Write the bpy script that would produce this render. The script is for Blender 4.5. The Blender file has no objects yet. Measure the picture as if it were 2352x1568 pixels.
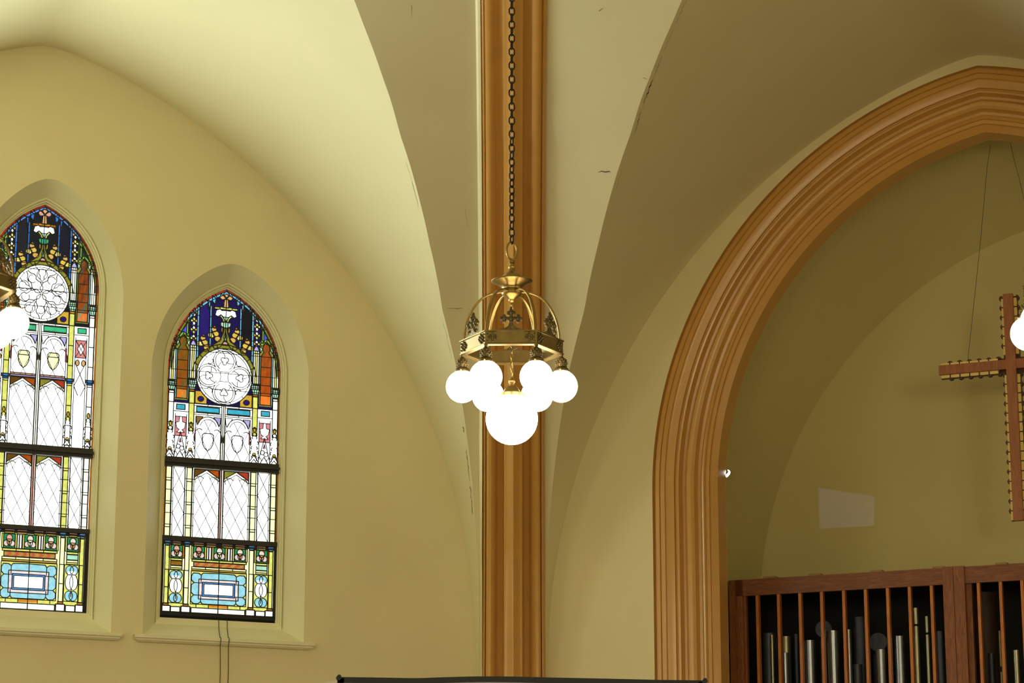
import bpy, bmesh, math, random
import numpy as np
from mathutils import Vector, Matrix
from mathutils.geometry import tessellate_polygon

random.seed(4)
SC = bpy.context.scene
COL = SC.collection
PI = math.pi

# ------------------------------------------------------------------ camera
FPX = 5911.0                       # focal length in pixels of the 2352 px wide frame
PITCH = math.radians(13.8)
CAMZ = 1.6
cam_d = bpy.data.cameras.new('camera')
cam_d.sensor_width = 36.0
cam_d.lens = FPX / 2352.0 * 36.0
cam_d.clip_end = 200
cam = bpy.data.objects.new('camera', cam_d)
COL.objects.link(cam)
cam.location = (0, 0, CAMZ)
cam.rotation_euler = (PI / 2 + PITCH, 0, 0)
SC.camera = cam

# ------------------------------------------------------------------ view, world
SC.view_settings.view_transform = 'Standard'
SC.view_settings.look = 'None'
SC.view_settings.gamma = 1.0
SC.view_settings.use_curve_mapping = False
SC.view_settings.exposure = 0.0
SKY = 30.0                          # overcast daylight outside the windows
world = bpy.data.worlds.new('world')
SC.world = world
world.use_nodes = True
bg = world.node_tree.nodes['Background']
bg.inputs[0].default_value = (0.92, 1.0, 0.93, 1)
bg.inputs[1].default_value = SKY

# ------------------------------------------------------------------ area lights
def area_light(name, loc, target, sx, sy, power, color, portal=False):
    d = bpy.data.lights.new(name, 'AREA')
    d.shape = 'RECTANGLE'
    d.size = sx
    d.size_y = sy
    d.energy = power
    d.color = color
    if portal:
        d.cycles.is_portal = True
    o = bpy.data.objects.new(name, d)
    COL.objects.link(o)
    o.location = loc
    v = Vector(target) - Vector(loc)
    o.rotation_euler = v.to_track_quat('-Z', 'Z').to_euler()
    return o

# added lights outside the frame: west bay daylight, the rest fill for the room
area_light('daylight_west_bay', (-11.2, 13.5, 4.4), (-1.0, 20.5, 8.2), 3.0, 4.0, 230, (0.95, 1.0, 0.82))
area_light('nave_fill', (-6.0, -4.5, 4.8), (0.0, 24.0, 5.5), 6.0, 4.0, 500, (1.0, 0.90, 0.54))
area_light('nave_east_fill', (6.5, -4.5, 4.8), (-2.0, 24.0, 6.5), 6.0, 4.0, 660, (1.0, 0.90, 0.54))
area_light('east_bay_fill', (11.2, 11.0, 4.6), (-1.0, 20.0, 7.0), 4.0, 4.0, 50, (1.0, 0.88, 0.62))

# ------------------------------------------------------------------ measured plan: a regular octagon, corner in front of the camera
ANG = math.radians(22.5)
CORNER = np.array([0.0, 24.0, 0.0])
CAMP = np.array([0.0, 0.0, CAMZ])

def basis(side):
    s = -1.0 if side == 'L' else 1.0
    u = np.array([s * math.cos(ANG), -math.sin(ANG), 0.0])
    n = np.array([-s * math.sin(ANG), -math.cos(ANG), 0.0])
    return u, n

def W(side, u, z, off=0.0):
    """point of a wall: u along it from the corner, z up, off towards the room"""
    a, n = basis(side)
    p = CORNER + a * u + n * off
    return (p[0], p[1], z)

def sight(x, y):
    a = (x - 1176.0) / FPX
    b = -(y - 784.0) / FPX
    return np.array([a, math.cos(PITCH) - b * math.sin(PITCH), math.sin(PITCH) + b * math.cos(PITCH)])

def survey(x, y, side, off=0.0):
    """(u, z) on a wall plane of a point measured in the photograph"""
    u, n = basis(side)
    o = CORNER + n * off
    r = sight(x, y)
    t = ((o - CAMP) @ n) / (r @ n)
    p = CAMP + r * t
    return float((p - o) @ u), float(p[2])

def survey_y(x, y, Y):
    r = sight(x, y)
    t = Y / r[1]
    return tuple(float(v) for v in (CAMP + r * t))

# ------------------------------------------------------------------ helpers
def srgb(r, g, b):
    out = []
    for c in (r, g, b):
        c /= 255.0
        out.append(c / 12.92 if c <= 0.04045 else ((c + 0.055) / 1.055) ** 2.4)
    return out

def material(name, base, rough=0.7, metal=0.0, var=0.06, scale=3.0, bump=0.0, bscale=40.0, coat=0.0, spec=0.5):
    m = bpy.data.materials.new(name)
    m.use_nodes = True
    nt = m.node_tree
    b = nt.nodes['Principled BSDF']
    b.inputs['Roughness'].default_value = rough
    b.inputs['Metallic'].default_value = metal
    b.inputs['Coat Weight'].default_value = coat
    b.inputs['Specular IOR Level'].default_value = spec
    tc = nt.nodes.new('ShaderNodeTexCoord')
    nz = nt.nodes.new('ShaderNodeTexNoise')
    nz.inputs['Scale'].default_value = scale
    nz.inputs['Detail'].default_value = 5
    nt.links.new(tc.outputs['Object'], nz.inputs['Vector'])
    cr = nt.nodes.new('ShaderNodeValToRGB')
    lo = [max(0.0, c * (1 - var)) for c in base]
    hi = [min(1.0, c * (1 + var)) for c in base]
    cr.color_ramp.elements[0].position = 0.3
    cr.color_ramp.elements[1].position = 0.7
    cr.color_ramp.elements[0].color = (*lo, 1)
    cr.color_ramp.elements[1].color = (*hi, 1)
    nt.links.new(nz.outputs['Fac'], cr.inputs['Fac'])
    nt.links.new(cr.outputs['Color'], b.inputs['Base Color'])
    if bump:
        n2 = nt.nodes.new('ShaderNodeTexNoise')
        n2.inputs['Scale'].default_value = bscale
        n2.inputs['Detail'].default_value = 6
        nt.links.new(tc.outputs['Object'], n2.inputs['Vector'])
        bp = nt.nodes.new('ShaderNodeBump')
        bp.inputs['Strength'].default_value = bump
        bp.inputs['Distance'].default_value = 0.01
        nt.links.new(n2.outputs['Fac'], bp.inputs['Height'])
        nt.links.new(bp.outputs['Normal'], b.inputs['Normal'])
    return m

def wood(name, dark, light, rough=0.45, scale=(1, 1, 1)):
    m = bpy.data.materials.new(name)
    m.use_nodes = True
    nt = m.node_tree
    b = nt.nodes['Principled BSDF']
    b.inputs['Roughness'].default_value = rough
    tc = nt.nodes.new('ShaderNodeTexCoord')
    mp = nt.nodes.new('ShaderNodeMapping')
    mp.inputs['Scale'].default_value = scale
    nz = nt.nodes.new('ShaderNodeTexNoise')
    nz.inputs['Scale'].default_value = 6
    nz.inputs['Detail'].default_value = 8
    nz.inputs['Distortion'].default_value = 1.2
    nt.links.new(tc.outputs['Object'], mp.inputs['Vector'])
    nt.links.new(mp.outputs['Vector'], nz.inputs['Vector'])
    cr = nt.nodes.new('ShaderNodeValToRGB')
    cr.color_ramp.elements[0].position = 0.35
    cr.color_ramp.elements[1].position = 0.68
    cr.color_ramp.elements[0].color = (*dark, 1)
    cr.color_ramp.elements[1].color = (*light, 1)
    nt.links.new(nz.outputs['Fac'], cr.inputs['Fac'])
    nt.links.new(cr.outputs['Color'], b.inputs['Base Color'])
    return m

M = {}
M['plaster'] = material('cream_plaster', (0.68, 0.59, 0.34), 0.75, var=0.025, scale=1.3, bump=0.12, bscale=14)
M['niche'] = material('shade_toned_niche_plaster', (0.53, 0.45, 0.20), 0.8, var=0.03, scale=1.3, bump=0.12, bscale=14)  # wall plaster darkened: the dimness of the niche is put into the colour
M['web'] = material('vault_plaster', (0.68, 0.62, 0.375), 0.75, var=0.02, scale=1.1, bump=0.12, bscale=9)
M['crack'] = material('crack', (0.06, 0.045, 0.015), 0.9)
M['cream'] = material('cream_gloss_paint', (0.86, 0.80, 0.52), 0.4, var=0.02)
M['sill'] = material('window_joinery_paint', (0.70, 0.66, 0.42), 0.55, var=0.02)
M['orange'] = material('ochre_gloss_paint', (0.545, 0.28, 0.065), 0.27, var=0.04, scale=5, bump=0.05, bscale=18, spec=0.6)
M['bronze'] = material('dark_bronze', (0.045, 0.03, 0.022), 0.45, 0.7, var=0.25, scale=30)
M['brass'] = material('aged_brass', (0.37, 0.255, 0.085), 0.36, 1.0, var=0.15, scale=14)
M['brass_dark'] = material('tarnished_brass', (0.155, 0.118, 0.052), 0.45, 0.9, var=0.35, scale=40, bump=0.6, bscale=120)
M['lead'] = material('lead_came', (0.018, 0.016, 0.014), 0.6, 0.0, var=0.2, scale=30)
M['iron'] = material('black_iron', (0.02, 0.018, 0.014), 0.5, 0.2)
M['wood'] = wood('stained_walnut', (0.13, 0.033, 0.006), (0.24, 0.072, 0.014), 0.5, (1, 1, 8))
M['wood_v'] = wood('stained_walnut_upright', (0.15, 0.038, 0.007), (0.28, 0.085, 0.017), 0.5, (8, 8, 1))
M['slat'] = wood('stained_slat_wood', (0.38, 0.105, 0.012), (0.55, 0.17, 0.02), 0.4, (8, 8, 1))
M['crosswood'] = wood('cross_wood', (0.24, 0.072, 0.02), (0.34, 0.115, 0.035), 0.5, (8, 8, 1))
M['gold'] = material('gold_slats', (0.80, 0.58, 0.17), 0.5, var=0.08)
M['scallop'] = material('dark_scallop_wood', (0.075, 0.025, 0.01), 0.6)
M['pale_wood'] = material('bare_joist_wood', (0.30, 0.18, 0.07), 0.7)
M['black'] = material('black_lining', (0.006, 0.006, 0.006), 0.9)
M['pipe'] = material('pipe_metal', (0.24, 0.25, 0.28), 0.28, 0.9, var=0.15, scale=10)
M['pipe_dark'] = material('dull_zinc', (0.045, 0.052, 0.075), 0.45, 0.6, var=0.15, scale=10)
M['pipe_warm'] = material('warm_pipe_metal', (0.32, 0.30, 0.20), 0.32, 0.8, var=0.1, scale=10)
M['pipe_brown'] = wood('wooden_pipe_wood', (0.03, 0.01, 0.005), (0.05, 0.018, 0.008), 0.6, (8, 8, 1))
M['screen'] = material('screen_fabric', (0.62, 0.60, 0.62), 0.9, var=0.01)
M['screen_edge'] = material('black_screen_border', (0.012, 0.012, 0.014), 0.7)
M['floorwood'] = wood('floor_wood', (0.16, 0.09, 0.04), (0.26, 0.15, 0.07), 0.4, (1, 8, 1))
M['cable'] = material('black_cable', (0.03, 0.02, 0.01), 0.6)

def emissive(name, col, strength):
    m = bpy.data.materials.new(name)
    m.use_nodes = True
    nt = m.node_tree
    nt.nodes.clear()
    e = nt.nodes.new('ShaderNodeEmission')
    e.inputs[0].default_value = (*col, 1)
    e.inputs[1].default_value = strength
    o = nt.nodes.new('ShaderNodeOutputMaterial')
    nt.links.new(e.outputs[0], o.inputs[0])
    return m
M['globe'] = emissive('lit_opal_globe', (1.0, 0.85, 0.60), 14.0)
M['lamp'] = emissive('lit_lamp_tube', (1.0, 0.97, 0.95), 8.0)

gl = bpy.data.materials.new('stained_glass')
gl.use_nodes = True
nt = gl.node_tree
nt.nodes.clear()
at = nt.nodes.new('ShaderNodeAttribute')
at.attribute_name = 'tint'
tr = nt.nodes.new('ShaderNodeBsdfTransparent')
gb = nt.nodes.new('ShaderNodeBsdfGlossy')
gb.inputs['Roughness'].default_value = 0.3
mx = nt.nodes.new('ShaderNodeMixShader')
mx.inputs[0].default_value = 0.02
ou = nt.nodes.new('ShaderNodeOutputMaterial')
nt.links.new(at.outputs['Color'], tr.inputs[0])
nt.links.new(tr.outputs[0], mx.inputs[1])
nt.links.new(gb.outputs[0], mx.inputs[2])
nt.links.new(mx.outputs[0], ou.inputs[0])
M['glass'] = gl

class MB:
    """collects faces and links them as one mesh object"""
    def __init__(s):
        s.v = []
        s.f = []
        s.mi = []
    def add(s, verts, faces, mi=0):
        b = len(s.v)
        s.v += [tuple(map(float, p)) for p in verts]
        for f in faces:
            s.f.append(tuple(b + i for i in f))
            s.mi.append(mi)
        return s
    def box(s, c, size, rot=None, mi=0):
        x, y, z = [k / 2 for k in size]
        vs = [Vector((i * x, j * y, k * z)) for i in (-1, 1) for j in (-1, 1) for k in (-1, 1)]
        if rot is not None:
            vs = [rot @ p for p in vs]
        vs = [p + Vector(c) for p in vs]
        return s.add(vs, [(0, 1, 3, 2), (4, 6, 7, 5), (0, 4, 5, 1), (2, 3, 7, 6), (0, 2, 6, 4), (1, 5, 7, 3)], mi)
    def wbox(s, side, u0, u1, z0, z1, o0, o1, mi=0):
        vs = [W(side, u, z, o) for u in (u0, u1) for z in (z0, z1) for o in (o0, o1)]
        return s.add(vs, [(0, 1, 3, 2), (4, 6, 7, 5), (0, 4, 5, 1), (2, 3, 7, 6), (0, 2, 6, 4), (1, 5, 7, 3)], mi)
    def grid(s, rows, closed=False, mi=0):
        n = len(rows[0])
        vs = [p for r in rows for p in r]
        fs = []
        for i in range(len(rows) - 1):
            for j in range(n if closed else n - 1):
                k = (j + 1) % n
                fs.append((i * n + j, i * n + k, (i + 1) * n + k, (i + 1) * n + j))
        return s.add(vs, fs, mi)
    def lathe(s, prof, c=(0, 0, 0), seg=24, mi=0):
        rows = []
        for r, z in prof:
            rows.append([(c[0] + r * math.cos(2 * PI * k / seg), c[1] + r * math.sin(2 * PI * k / seg), c[2] + z) for k in range(seg)])
        return s.grid(rows, True, mi)
    def tube(s, pts, r, seg=8, closed=False, mi=0, caps=True):
        pts = [Vector(p) for p in pts]
        n = len(pts)
        rows = []
        prev = None
        for i, p in enumerate(pts):
            if closed:
                t = pts[(i + 1) % n] - pts[i - 1]
            else:
                t = pts[min(i + 1, n - 1)] - pts[max(i - 1, 0)]
            t.normalize()
            if prev is None:
                a = Vector((0, 0, 1)) if abs(t.z) < 0.9 else Vector((1, 0, 0))
                x = t.cross(a).normalized()
            else:
                x = (prev - t * prev.dot(t)).normalized()
            prev = x
            y = t.cross(x)
            rr = r[i] if isinstance(r, (list, tuple)) else r
            rows.append([tuple(p + x * (rr * math.cos(2 * PI * k / seg)) + y * (rr * math.sin(2 * PI * k / seg))) for k in range(seg)])
        if closed:
            rows.append(rows[0])
        s.grid(rows, True, mi)
        if caps and not closed:
            s.add(rows[0], [tuple(range(seg))], mi)
            s.add(rows[-1], [tuple(range(seg))], mi)
        return s
    def ball(s, c, r, seg=10, mi=0, sc=(1, 1, 1)):
        rows = []
        h = max(5, seg // 2 + 1)
        for i in range(h + 1):
            a = PI * i / h
            rows.append([(c[0] + sc[0] * r * math.sin(a) * math.cos(2 * PI * k / seg), c[1] + sc[1] * r * math.sin(a) * math.sin(2 * PI * k / seg), c[2] + sc[2] * r * math.cos(a)) for k in range(seg)])
        return s.grid(rows, True, mi)
    def prism(s, poly, fn, d0, d1, mi=0):
        """poly in 2D, fn(a, b, depth) -> point"""
        n = len(poly)
        vs = [fn(a, b, d0) for a, b in poly] + [fn(a, b, d1) for a, b in poly]
        tri = tessellate_polygon([[Vector((a, b, 0)) for a, b in poly]])
        fs = [tuple(t) for t in tri] + [tuple(i + n for i in t[::-1]) for t in tri]
        fs += [(i, (i + 1) % n, (i + 1) % n + n, i + n) for i in range(n)]
        return s.add(vs, fs, mi)
    def build(s, name, mat, parent=None, smooth=None, weld=True):
        me = bpy.data.meshes.new(name)
        vs = s.v
        if parent is not None:
            q = world_loc(parent)
            vs = [(a - q[0], b - q[1], c - q[2]) for a, b, c in s.v]
        me.from_pydata(vs, [], s.f)
        mats = mat if isinstance(mat, (list, tuple)) else [mat]
        for m in mats:
            me.materials.append(m)
        if len(mats) > 1:
            me.polygons.foreach_set('material_index', s.mi)
        if weld:
            b = bmesh.new()
            b.from_mesh(me)
            bmesh.ops.remove_doubles(b, verts=b.verts, dist=1e-5)
            bmesh.ops.recalc_face_normals(b, faces=b.faces)
            b.to_mesh(me)
            b.free()
        if smooth:
            me.shade_smooth()
            me.set_sharp_from_angle(angle=math.radians(smooth))
        o = bpy.data.objects.new(name, me)
        COL.objects.link(o)
        if parent is not None:
            o.parent = parent
        return o

def world_loc(o):
    p = Vector((0, 0, 0))
    while o is not None:
        p = p + o.location
        o = o.parent
    return p

def tag(o, label=None, cat=None, group=None, kind=None):
    if label: o['label'] = label
    if cat: o['category'] = cat
    if group: o['group'] = group
    if kind: o['kind'] = kind
    return o

def empty(name, loc, label=None, cat=None, group=None, kind=None):
    o = bpy.data.objects.new(name, None)
    o.empty_display_size = 0.2
    COL.objects.link(o)
    o.location = loc
    return tag(o, label, cat, group, kind)

# ------------------------------------------------------------------ profiles measured on the walls
AXIS = 4.60                      # centre line of each bay
TOP = 10.6                       # top of the shell
SPR = {'L': (6.070, 4.354, 5.716), 'R': (5.970, 4.344, 5.613)}

RND = 0.13                       # softening of the point
def lunette_u(side, z):
    c = SPR[side]
    if z <= c[1]:
        return c[0] - c[2]
    d = math.sqrt(max(c[2] ** 2 - (z - c[1]) ** 2, 0)) - (c[0] - AXIS)
    return AXIS - math.sqrt(max(d * d - RND * RND, 0))

def lunette_top(side):
    c = SPR[side]
    return c[1] + math.sqrt(c[2] ** 2 - (c[0] - AXIS + RND) ** 2)

EZ = [(0.0, 0.04), (4.3, 0.06), (4.69, 0.10), (4.9, 0.13), (5.35, 0.22), (5.78, 0.385), (6.12, 0.54), (6.37, 0.67), (6.65, 0.835), (6.91, 1.01), (7.09, 1.12),
      (7.37, 1.31), (7.57, 1.53), (7.82, 1.80), (8.07, 2.11), (8.26, 2.36), (8.5, 2.68), (8.66, 2.96), (8.79, 3.17), (8.9, 3.37), (9.04, 3.63),
      (9.13, 3.82), (9.25, 4.08), (9.4, 4.4), (9.6, 4.85), (9.9, 5.5), (10.6, 6.8)]
def reach(z):
    return float(np.interp(z, [a for a, b in EZ], [b for a, b in EZ]))

# ------------------------------------------------------------------ pointed arch outlines
def pointed(w, spring, apex, n=24, uc=0.0, bottom=0.0, soft=0):
    """closed outline starting bottom at +w going up over the point and down at -w"""
    h = apex - spring
    R = (w * w + h * h) / (2 * w)
    cx = w - R
    a1 = math.asin(h / R)
    right = [(uc + w, bottom)]
    for i in range(n + 1):
        a = a1 * i / n
        right.append((uc + cx + R * math.cos(a), spring + R * math.sin(a)))
    left = [(2 * uc - u, z) for u, z in right[::-1]][1:]
    P = right + left
    for _ in range(soft):
        P = [P[i] if i < 3 or i > len(P) - 4 else ((P[i - 1][0] + 2 * P[i][0] + P[i + 1][0]) / 4, (P[i - 1][1] + 2 * P[i][1] + P[i + 1][1]) / 4) for i in range(len(P))]
    return P

# ------------------------------------------------------------------ windows: sizes
WIN = [
    dict(n=1, uc=4.51, w=0.527, apex=8.405, spring=7.62, bot=4.69, ow=0.70, oapex=8.62, ospring=7.55, k=0.527 / 134.0, V=(470, 1405), x0=107.0, sl=-0.0527, kind='A'),
    dict(n=2, uc=2.781, w=0.541, apex=7.784, spring=6.99, bot=4.69, ow=0.745, oapex=8.0, ospring=6.95, k=0.541 / 131.5, V=(664, 1416), x0=521.0, sl=-0.0275, kind='B'),
]
WOFF = -0.22
OUTB = 4.50
for w in WIN:
    V = np.linspace(w['V'][0], w['V'][1], 12)
    w['vt'] = V
    w['zt'] = np.array([survey(w['x0'] + w['sl'] * (v - w['V'][0]), v, 'L', WOFF)[1] for v in V])

# ------------------------------------------------------------------ the shell
def flat_wall(side, outer, holes, name, mat, off=0.0):
    polys = [[Vector((a, b, 0)) for a, b in outer]] + [[Vector((a, b, 0)) for a, b in h] for h in holes]
    tri = tessellate_polygon(polys)
    pts = [p for q in polys for p in q]
    mb = MB()
    mb.add([W(side, p.x, p.y, off) for p in pts], [tuple(t) for t in tri])
    return mb

BAYW = 9.2
holes = [pointed(w['ow'], w['ospring'], w['oapex'] + .012, 24, w['uc'], OUTB, 10) for w in WIN]
mb = flat_wall('L', [(0, 0), (BAYW, 0), (BAYW, TOP), (0, TOP)], holes, 'wall_left', M['plaster'])
tag(mb.build('wall_left', M['plaster'], weld=False), 'cream plaster wall holding the two stained glass windows', None, kind='structure')

# orange arch opening in the right wall
AC = (5.19, 5.92)
def arch_line(a, n=40):
    """points of the moulding line lying a inside the outer edge, with pointed top on the bay axis"""
    R = 3.785 - a
    th = math.acos((AC[0] - AXIS) / R)
    pts = [(AC[0] - R, 0.0), (AC[0] - R, 3.0)]
    for i in range(n + 1):
        ang = PI - th * i / n
        pts.append((AC[0] + R * math.cos(ang), AC[1] + R * math.sin(ang)))
    right = [(2 * AXIS - u, z) for u, z in pts[::-1]][1:]
    return pts + right
ol = arch_line(0.0)
hole = [(u, max(z, 0.02)) for u, z in ol]
mb = flat_wall('R', [(0, 0), (BAYW, 0), (BAYW, TOP), (0, TOP)], [hole], 'wall_right', M['plaster'])
tag(mb.build('wall_right', M['plaster'], weld=False), 'cream plaster wall around the ochre arch', None, kind='structure')

PROF = [(0, 0), (.008, .035), (.03, .035), (.034, -.008), (.07, -.012), (.074, .004), (.08, -.004), (.12, -.004), (.124, .012), (.132, .012), (.138, .016), (.2, .03),
        (.205, .052), (.213, .055), (.217, .04), (.228, .034), (.243, .042), (.248, .07), (.262, .10), (.285, .11), (.298, .098), (.303, .075), (.318, .06), (.338, .06),
        (.355, .068), (.378, .088), (.384, .115), (.397, .138), (.42, .148), (.436, .14), (.44, .122), (.455, .118), (.465, .128), (.468, .148), (.5, .152), (.506, .17),
        (.514, .17), (.518, .16), (.57, .2), (.572, .43)]
rows = []
for a, b in PROF:
    rows.append([W('R', u, z, -b) for u, z in arch_line(a)])
mb = MB().grid(rows)
tag(mb.build('trim_2', M['orange'], smooth=28), 'broad ochre moulded arch framing the organ niche', None, kind='structure')

# niche behind the arch
NC = (5.576, 4.995, 3.768)
ND = -2.0
def niche_line(n=40):
    R = NC[2]
    th = math.acos((NC[0] - AXIS) / R)
    pts = [(NC[0] - R, 0.0), (NC[0] - R, 2.5)]
    for i in range(n + 1):
        a = PI - th * i / n
        pts.append((NC[0] + R * math.cos(a), NC[1] + R * math.sin(a)))
    right = [(2 * AXIS - u, z) for u, z in pts[::-1]][1:]
    return pts + right
nl = niche_line()
al = [(u, z) for u, z in arch_line(0.372)]
rows = [[W('R', u, z, -0.43) for u, z in arch_line(0.573)]]
for k in range(9):
    t = (k / 8) ** 1.6
    rows.append([W('R', a[0] + (b[0] - a[0]) * t, a[1] + (b[1] - a[1]) * t, -0.43 + (ND + 0.43) * k / 8) for a, b in zip(al, nl)])
mb = MB().grid(rows)
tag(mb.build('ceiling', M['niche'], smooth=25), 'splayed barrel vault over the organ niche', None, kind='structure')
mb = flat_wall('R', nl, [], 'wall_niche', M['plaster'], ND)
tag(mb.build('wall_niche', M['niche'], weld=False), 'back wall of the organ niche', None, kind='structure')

# vault webs: pointed barrels over each bay, cut by the leaning main faces
def crack_ribbon(mb, pts, wid):
    """thin irregular dark line lying on a surface; pts are (point, across) pairs"""
    a = [p + c * wid[i] for i, (p, c) in enumerate(pts)]
    b = [p - c * wid[i] for i, (p, c) in enumerate(pts)]
    mb.grid([[tuple(q) for q in a], [tuple(q) for q in b]], mi=1)

def bay_point(side, u, z, e):
    return np.array(W(side, u, z, e))

for side, lab in (('L', 'bright curved vault web over the window wall'), ('R', 'shaded curved vault web over the ochre arch')):
    zt = lunette_top(side)
    zs = list(np.linspace(2.5, 5.0, 6)) + list(np.linspace(5.2, zt - .35, 60)) + [zt - .35 * (1 - q / 16) ** 2 for q in range(1, 17)]
    rows = []
    NE = 24
    for z, half in [(z, 0) for z in zs] + [(z, 1) for z in zs[::-1][1:]]:
        u = lunette_u(side, z)
        if half:
            u = 2 * AXIS - u
        e = reach(z)
        rows.append([W(side, u, z, e * k / NE) for k in range(NE + 1)])
    mb = MB().grid(rows)
    # cracks following the groin on the underside of the web
    rnd = random.Random(8 if side == 'L' else 5)
    if side == 'R':
        segs = [(9.05, 9.16, .0025), (8.93, 9.03, .003), (8.80, 8.90, .003), (8.66, 8.79, .0075), (8.50, 8.62, .004), (8.18, 8.3, .002)]
        inset = 0.07
    else:
        segs = [(6.0, 6.28, .005), (5.72, 5.98, .004), (6.42, 6.47, .007), (8.05, 8.35, .0025), (7.0, 7.3, .0025)]
        inset = 0.05
    for z0, z1, wd in segs:
        pts = []
        n = 14
        for i in range(n):
            z = z0 + (z1 - z0) * i / (n - 1)
            u = lunette_u(side, z)
            e = reach(z) - inset + rnd.uniform(-.014, .014)
            c = SPR[side]
            nu = np.array([c[0] - u, c[1] - z]) / c[2]      # towards the inside of the barrel
            p = bay_point(side, u + nu[0] * 0.004, z + nu[1] * 0.004, e)
            uu, nn = basis(side)
            pts.append((p, nn))
        crack_ribbon(mb, pts, [wd * rnd.uniform(.3, 1.2) if 0 < i < n - 1 else .0003 for i in range(n)])
    o = mb.build('ceiling', [M['web'], M['crack']], smooth=25)
    tag(o, lab, None, kind='structure')

# main leaning faces between the groins and the corner rib
def rib_y(z):
    return CORNER[1] - reach(z) / math.cos(ANG)

for side, lab in (('L', 'leaning vault face left of the corner rib'), ('R', 'leaning vault face right of the corner rib')):
    zs = list(np.linspace(2.5, 5.0, 6)) + list(np.linspace(5.2, TOP, 70))
    rows = []
    for z in zs:
        u = lunette_u(side, min(z, lunette_top(side)))
        p = np.array(W(side, u, z, reach(z)))
        q = np.array([0.0, rib_y(z), z])
        rows.append([tuple(p + (q - p) * k / 8.0) for k in range(9)])
    mb = MB().grid(rows)
    # hairline cracks and a chip in the plaster
    rnd = random.Random(3)
    def on_face(px, py):
        # point of the face seen at a photo position
        r = sight(px, py)
        best = None
        for z in np.linspace(5, 9.4, 900):
            t = (z - CAMZ) / r[2]
            p = CAMP + r * t
            u_, n_ = basis(side)
            d = (p - CORNER) @ n_ - reach(z)
            if best is None or abs(d) < best[0]:
                best = (abs(d), p)
        return best[1] - r * 0.012
    lines = [[(1027, 707.5), (1045, 708), (1052, 708.5), (1063, 707)], [(938, 10), (946, 14), (945, 40)], [(1068, 480), (1074, 520)]] if side == 'L' else \
            [[(1374, 396), (1381, 393), (1390, 395), (1400, 393.5), (1403, 397)], [(1476, 178), (1482, 180), (1487, 182)], [(1375, 22), (1376, 26), (1384, 18)]]
    for li, L in enumerate(lines):
        P = [on_face(*q) for q in L]
        wd = (.0045 if (side == 'R' and li == 0) else .0022)
        crack_ribbon(mb, [(p, np.array([0.0, -.3, 1.0])) if abs(L[0][1] - L[-1][1]) < 12 else (p, np.array([1.0, 0, 0])) for p in P], [wd * (.3 if i in (0, len(P) - 1) else rnd.uniform(.6, 1.2)) for i in range(len(P))])
    o = mb.build('ceiling', [M['web'], M['crack']], smooth=25)
    tag(o, lab, None, kind='structure')

# corner rib with shaft mouldings
HALF = [(0, .392), (.008, .388), (.018, .376), (.05, .350), (.070, .334), (.078, .333), (.086, .326), (.088, .315), (.088, .27), (.092, .235), (.104, .205), (.127, .192), (.15, .205), (.165, .235), (.17, .26),
        (.188, .285), (.21, .30), (.235, .295), (.252, .275), (.256, .235), (.262, .215), (.268, .235), (.275, .235), (.30, .19), (.30, .02)]
prof = [(-x, y) for x, y in HALF[::-1]] + HALF[1:]
zs = list(np.linspace(0, 5.0, 12)) + list(np.linspace(5.2, TOP, 60))
rows = []
for x, y in prof:
    row = []
    for z in zs:
        s = float(np.interp(z, [4.0, 9.4], [1.0, 0.90]))
        # normal offset of the rib follows the lean of the vault
        row.append((x * s + 0.012, rib_y(z) - (y - 0.02) * s, z))
    rows.append(row)
mb = MB().grid(rows)
tag(mb.build('trim_1', M['orange'], smooth=32), 'ochre moulded corner rib rising between the two bays', None, kind='structure')
# cream fillet on the window side of the rib
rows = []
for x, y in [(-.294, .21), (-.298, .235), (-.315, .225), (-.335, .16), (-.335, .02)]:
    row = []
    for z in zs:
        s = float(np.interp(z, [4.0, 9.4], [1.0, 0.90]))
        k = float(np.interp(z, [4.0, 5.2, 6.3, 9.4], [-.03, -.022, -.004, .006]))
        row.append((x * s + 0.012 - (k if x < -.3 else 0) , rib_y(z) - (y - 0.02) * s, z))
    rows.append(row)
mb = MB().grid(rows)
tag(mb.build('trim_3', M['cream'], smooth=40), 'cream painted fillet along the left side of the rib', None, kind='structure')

# rest of the shell, outside the frame
def quad(name, pts, mat, lab):
    o = MB().add(pts, [tuple(range(len(pts)))]).build(name, mat, weld=False)
    return tag(o, lab, None, kind='structure')
pl = W('L', BAYW, 0)
pr = W('R', BAYW, 0)
SX = 12.0
def vwall(name, a, b, lab):
    quad(name, [(a[0], a[1], 0), (b[0], b[1], 0), (b[0], b[1], TOP), (a[0], a[1], TOP)], M['plaster'], lab)
vwall('wall_west', (pl[0], pl[1]), (-SX, 12.0), 'plaster wall of the next bay on the left')
vwall('wall_far_west', (-SX, 12.0), (-SX, -8), 'long plaster wall on the left')
vwall('wall_east', (pr[0], pr[1]), (SX, 12.0), 'plaster wall of the next bay on the right')
vwall('wall_far_east', (SX, 12.0), (SX, -8), 'long plaster wall on the right')
vwall('wall_back', (-SX, -8), (SX, -8), 'plaster wall behind the viewer')
quad('floor', [(-SX, -8, 0), (SX, -8, 0), (SX, 27.5, 0), (-SX, 27.5, 0)], M['floorwood'], 'wooden floor')
quad('ceiling', [(-SX, -8, TOP), (SX, -8, TOP), (SX, 25, TOP), (-SX, 25, TOP)], M['web'], 'plaster ceiling above the vault')

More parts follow.
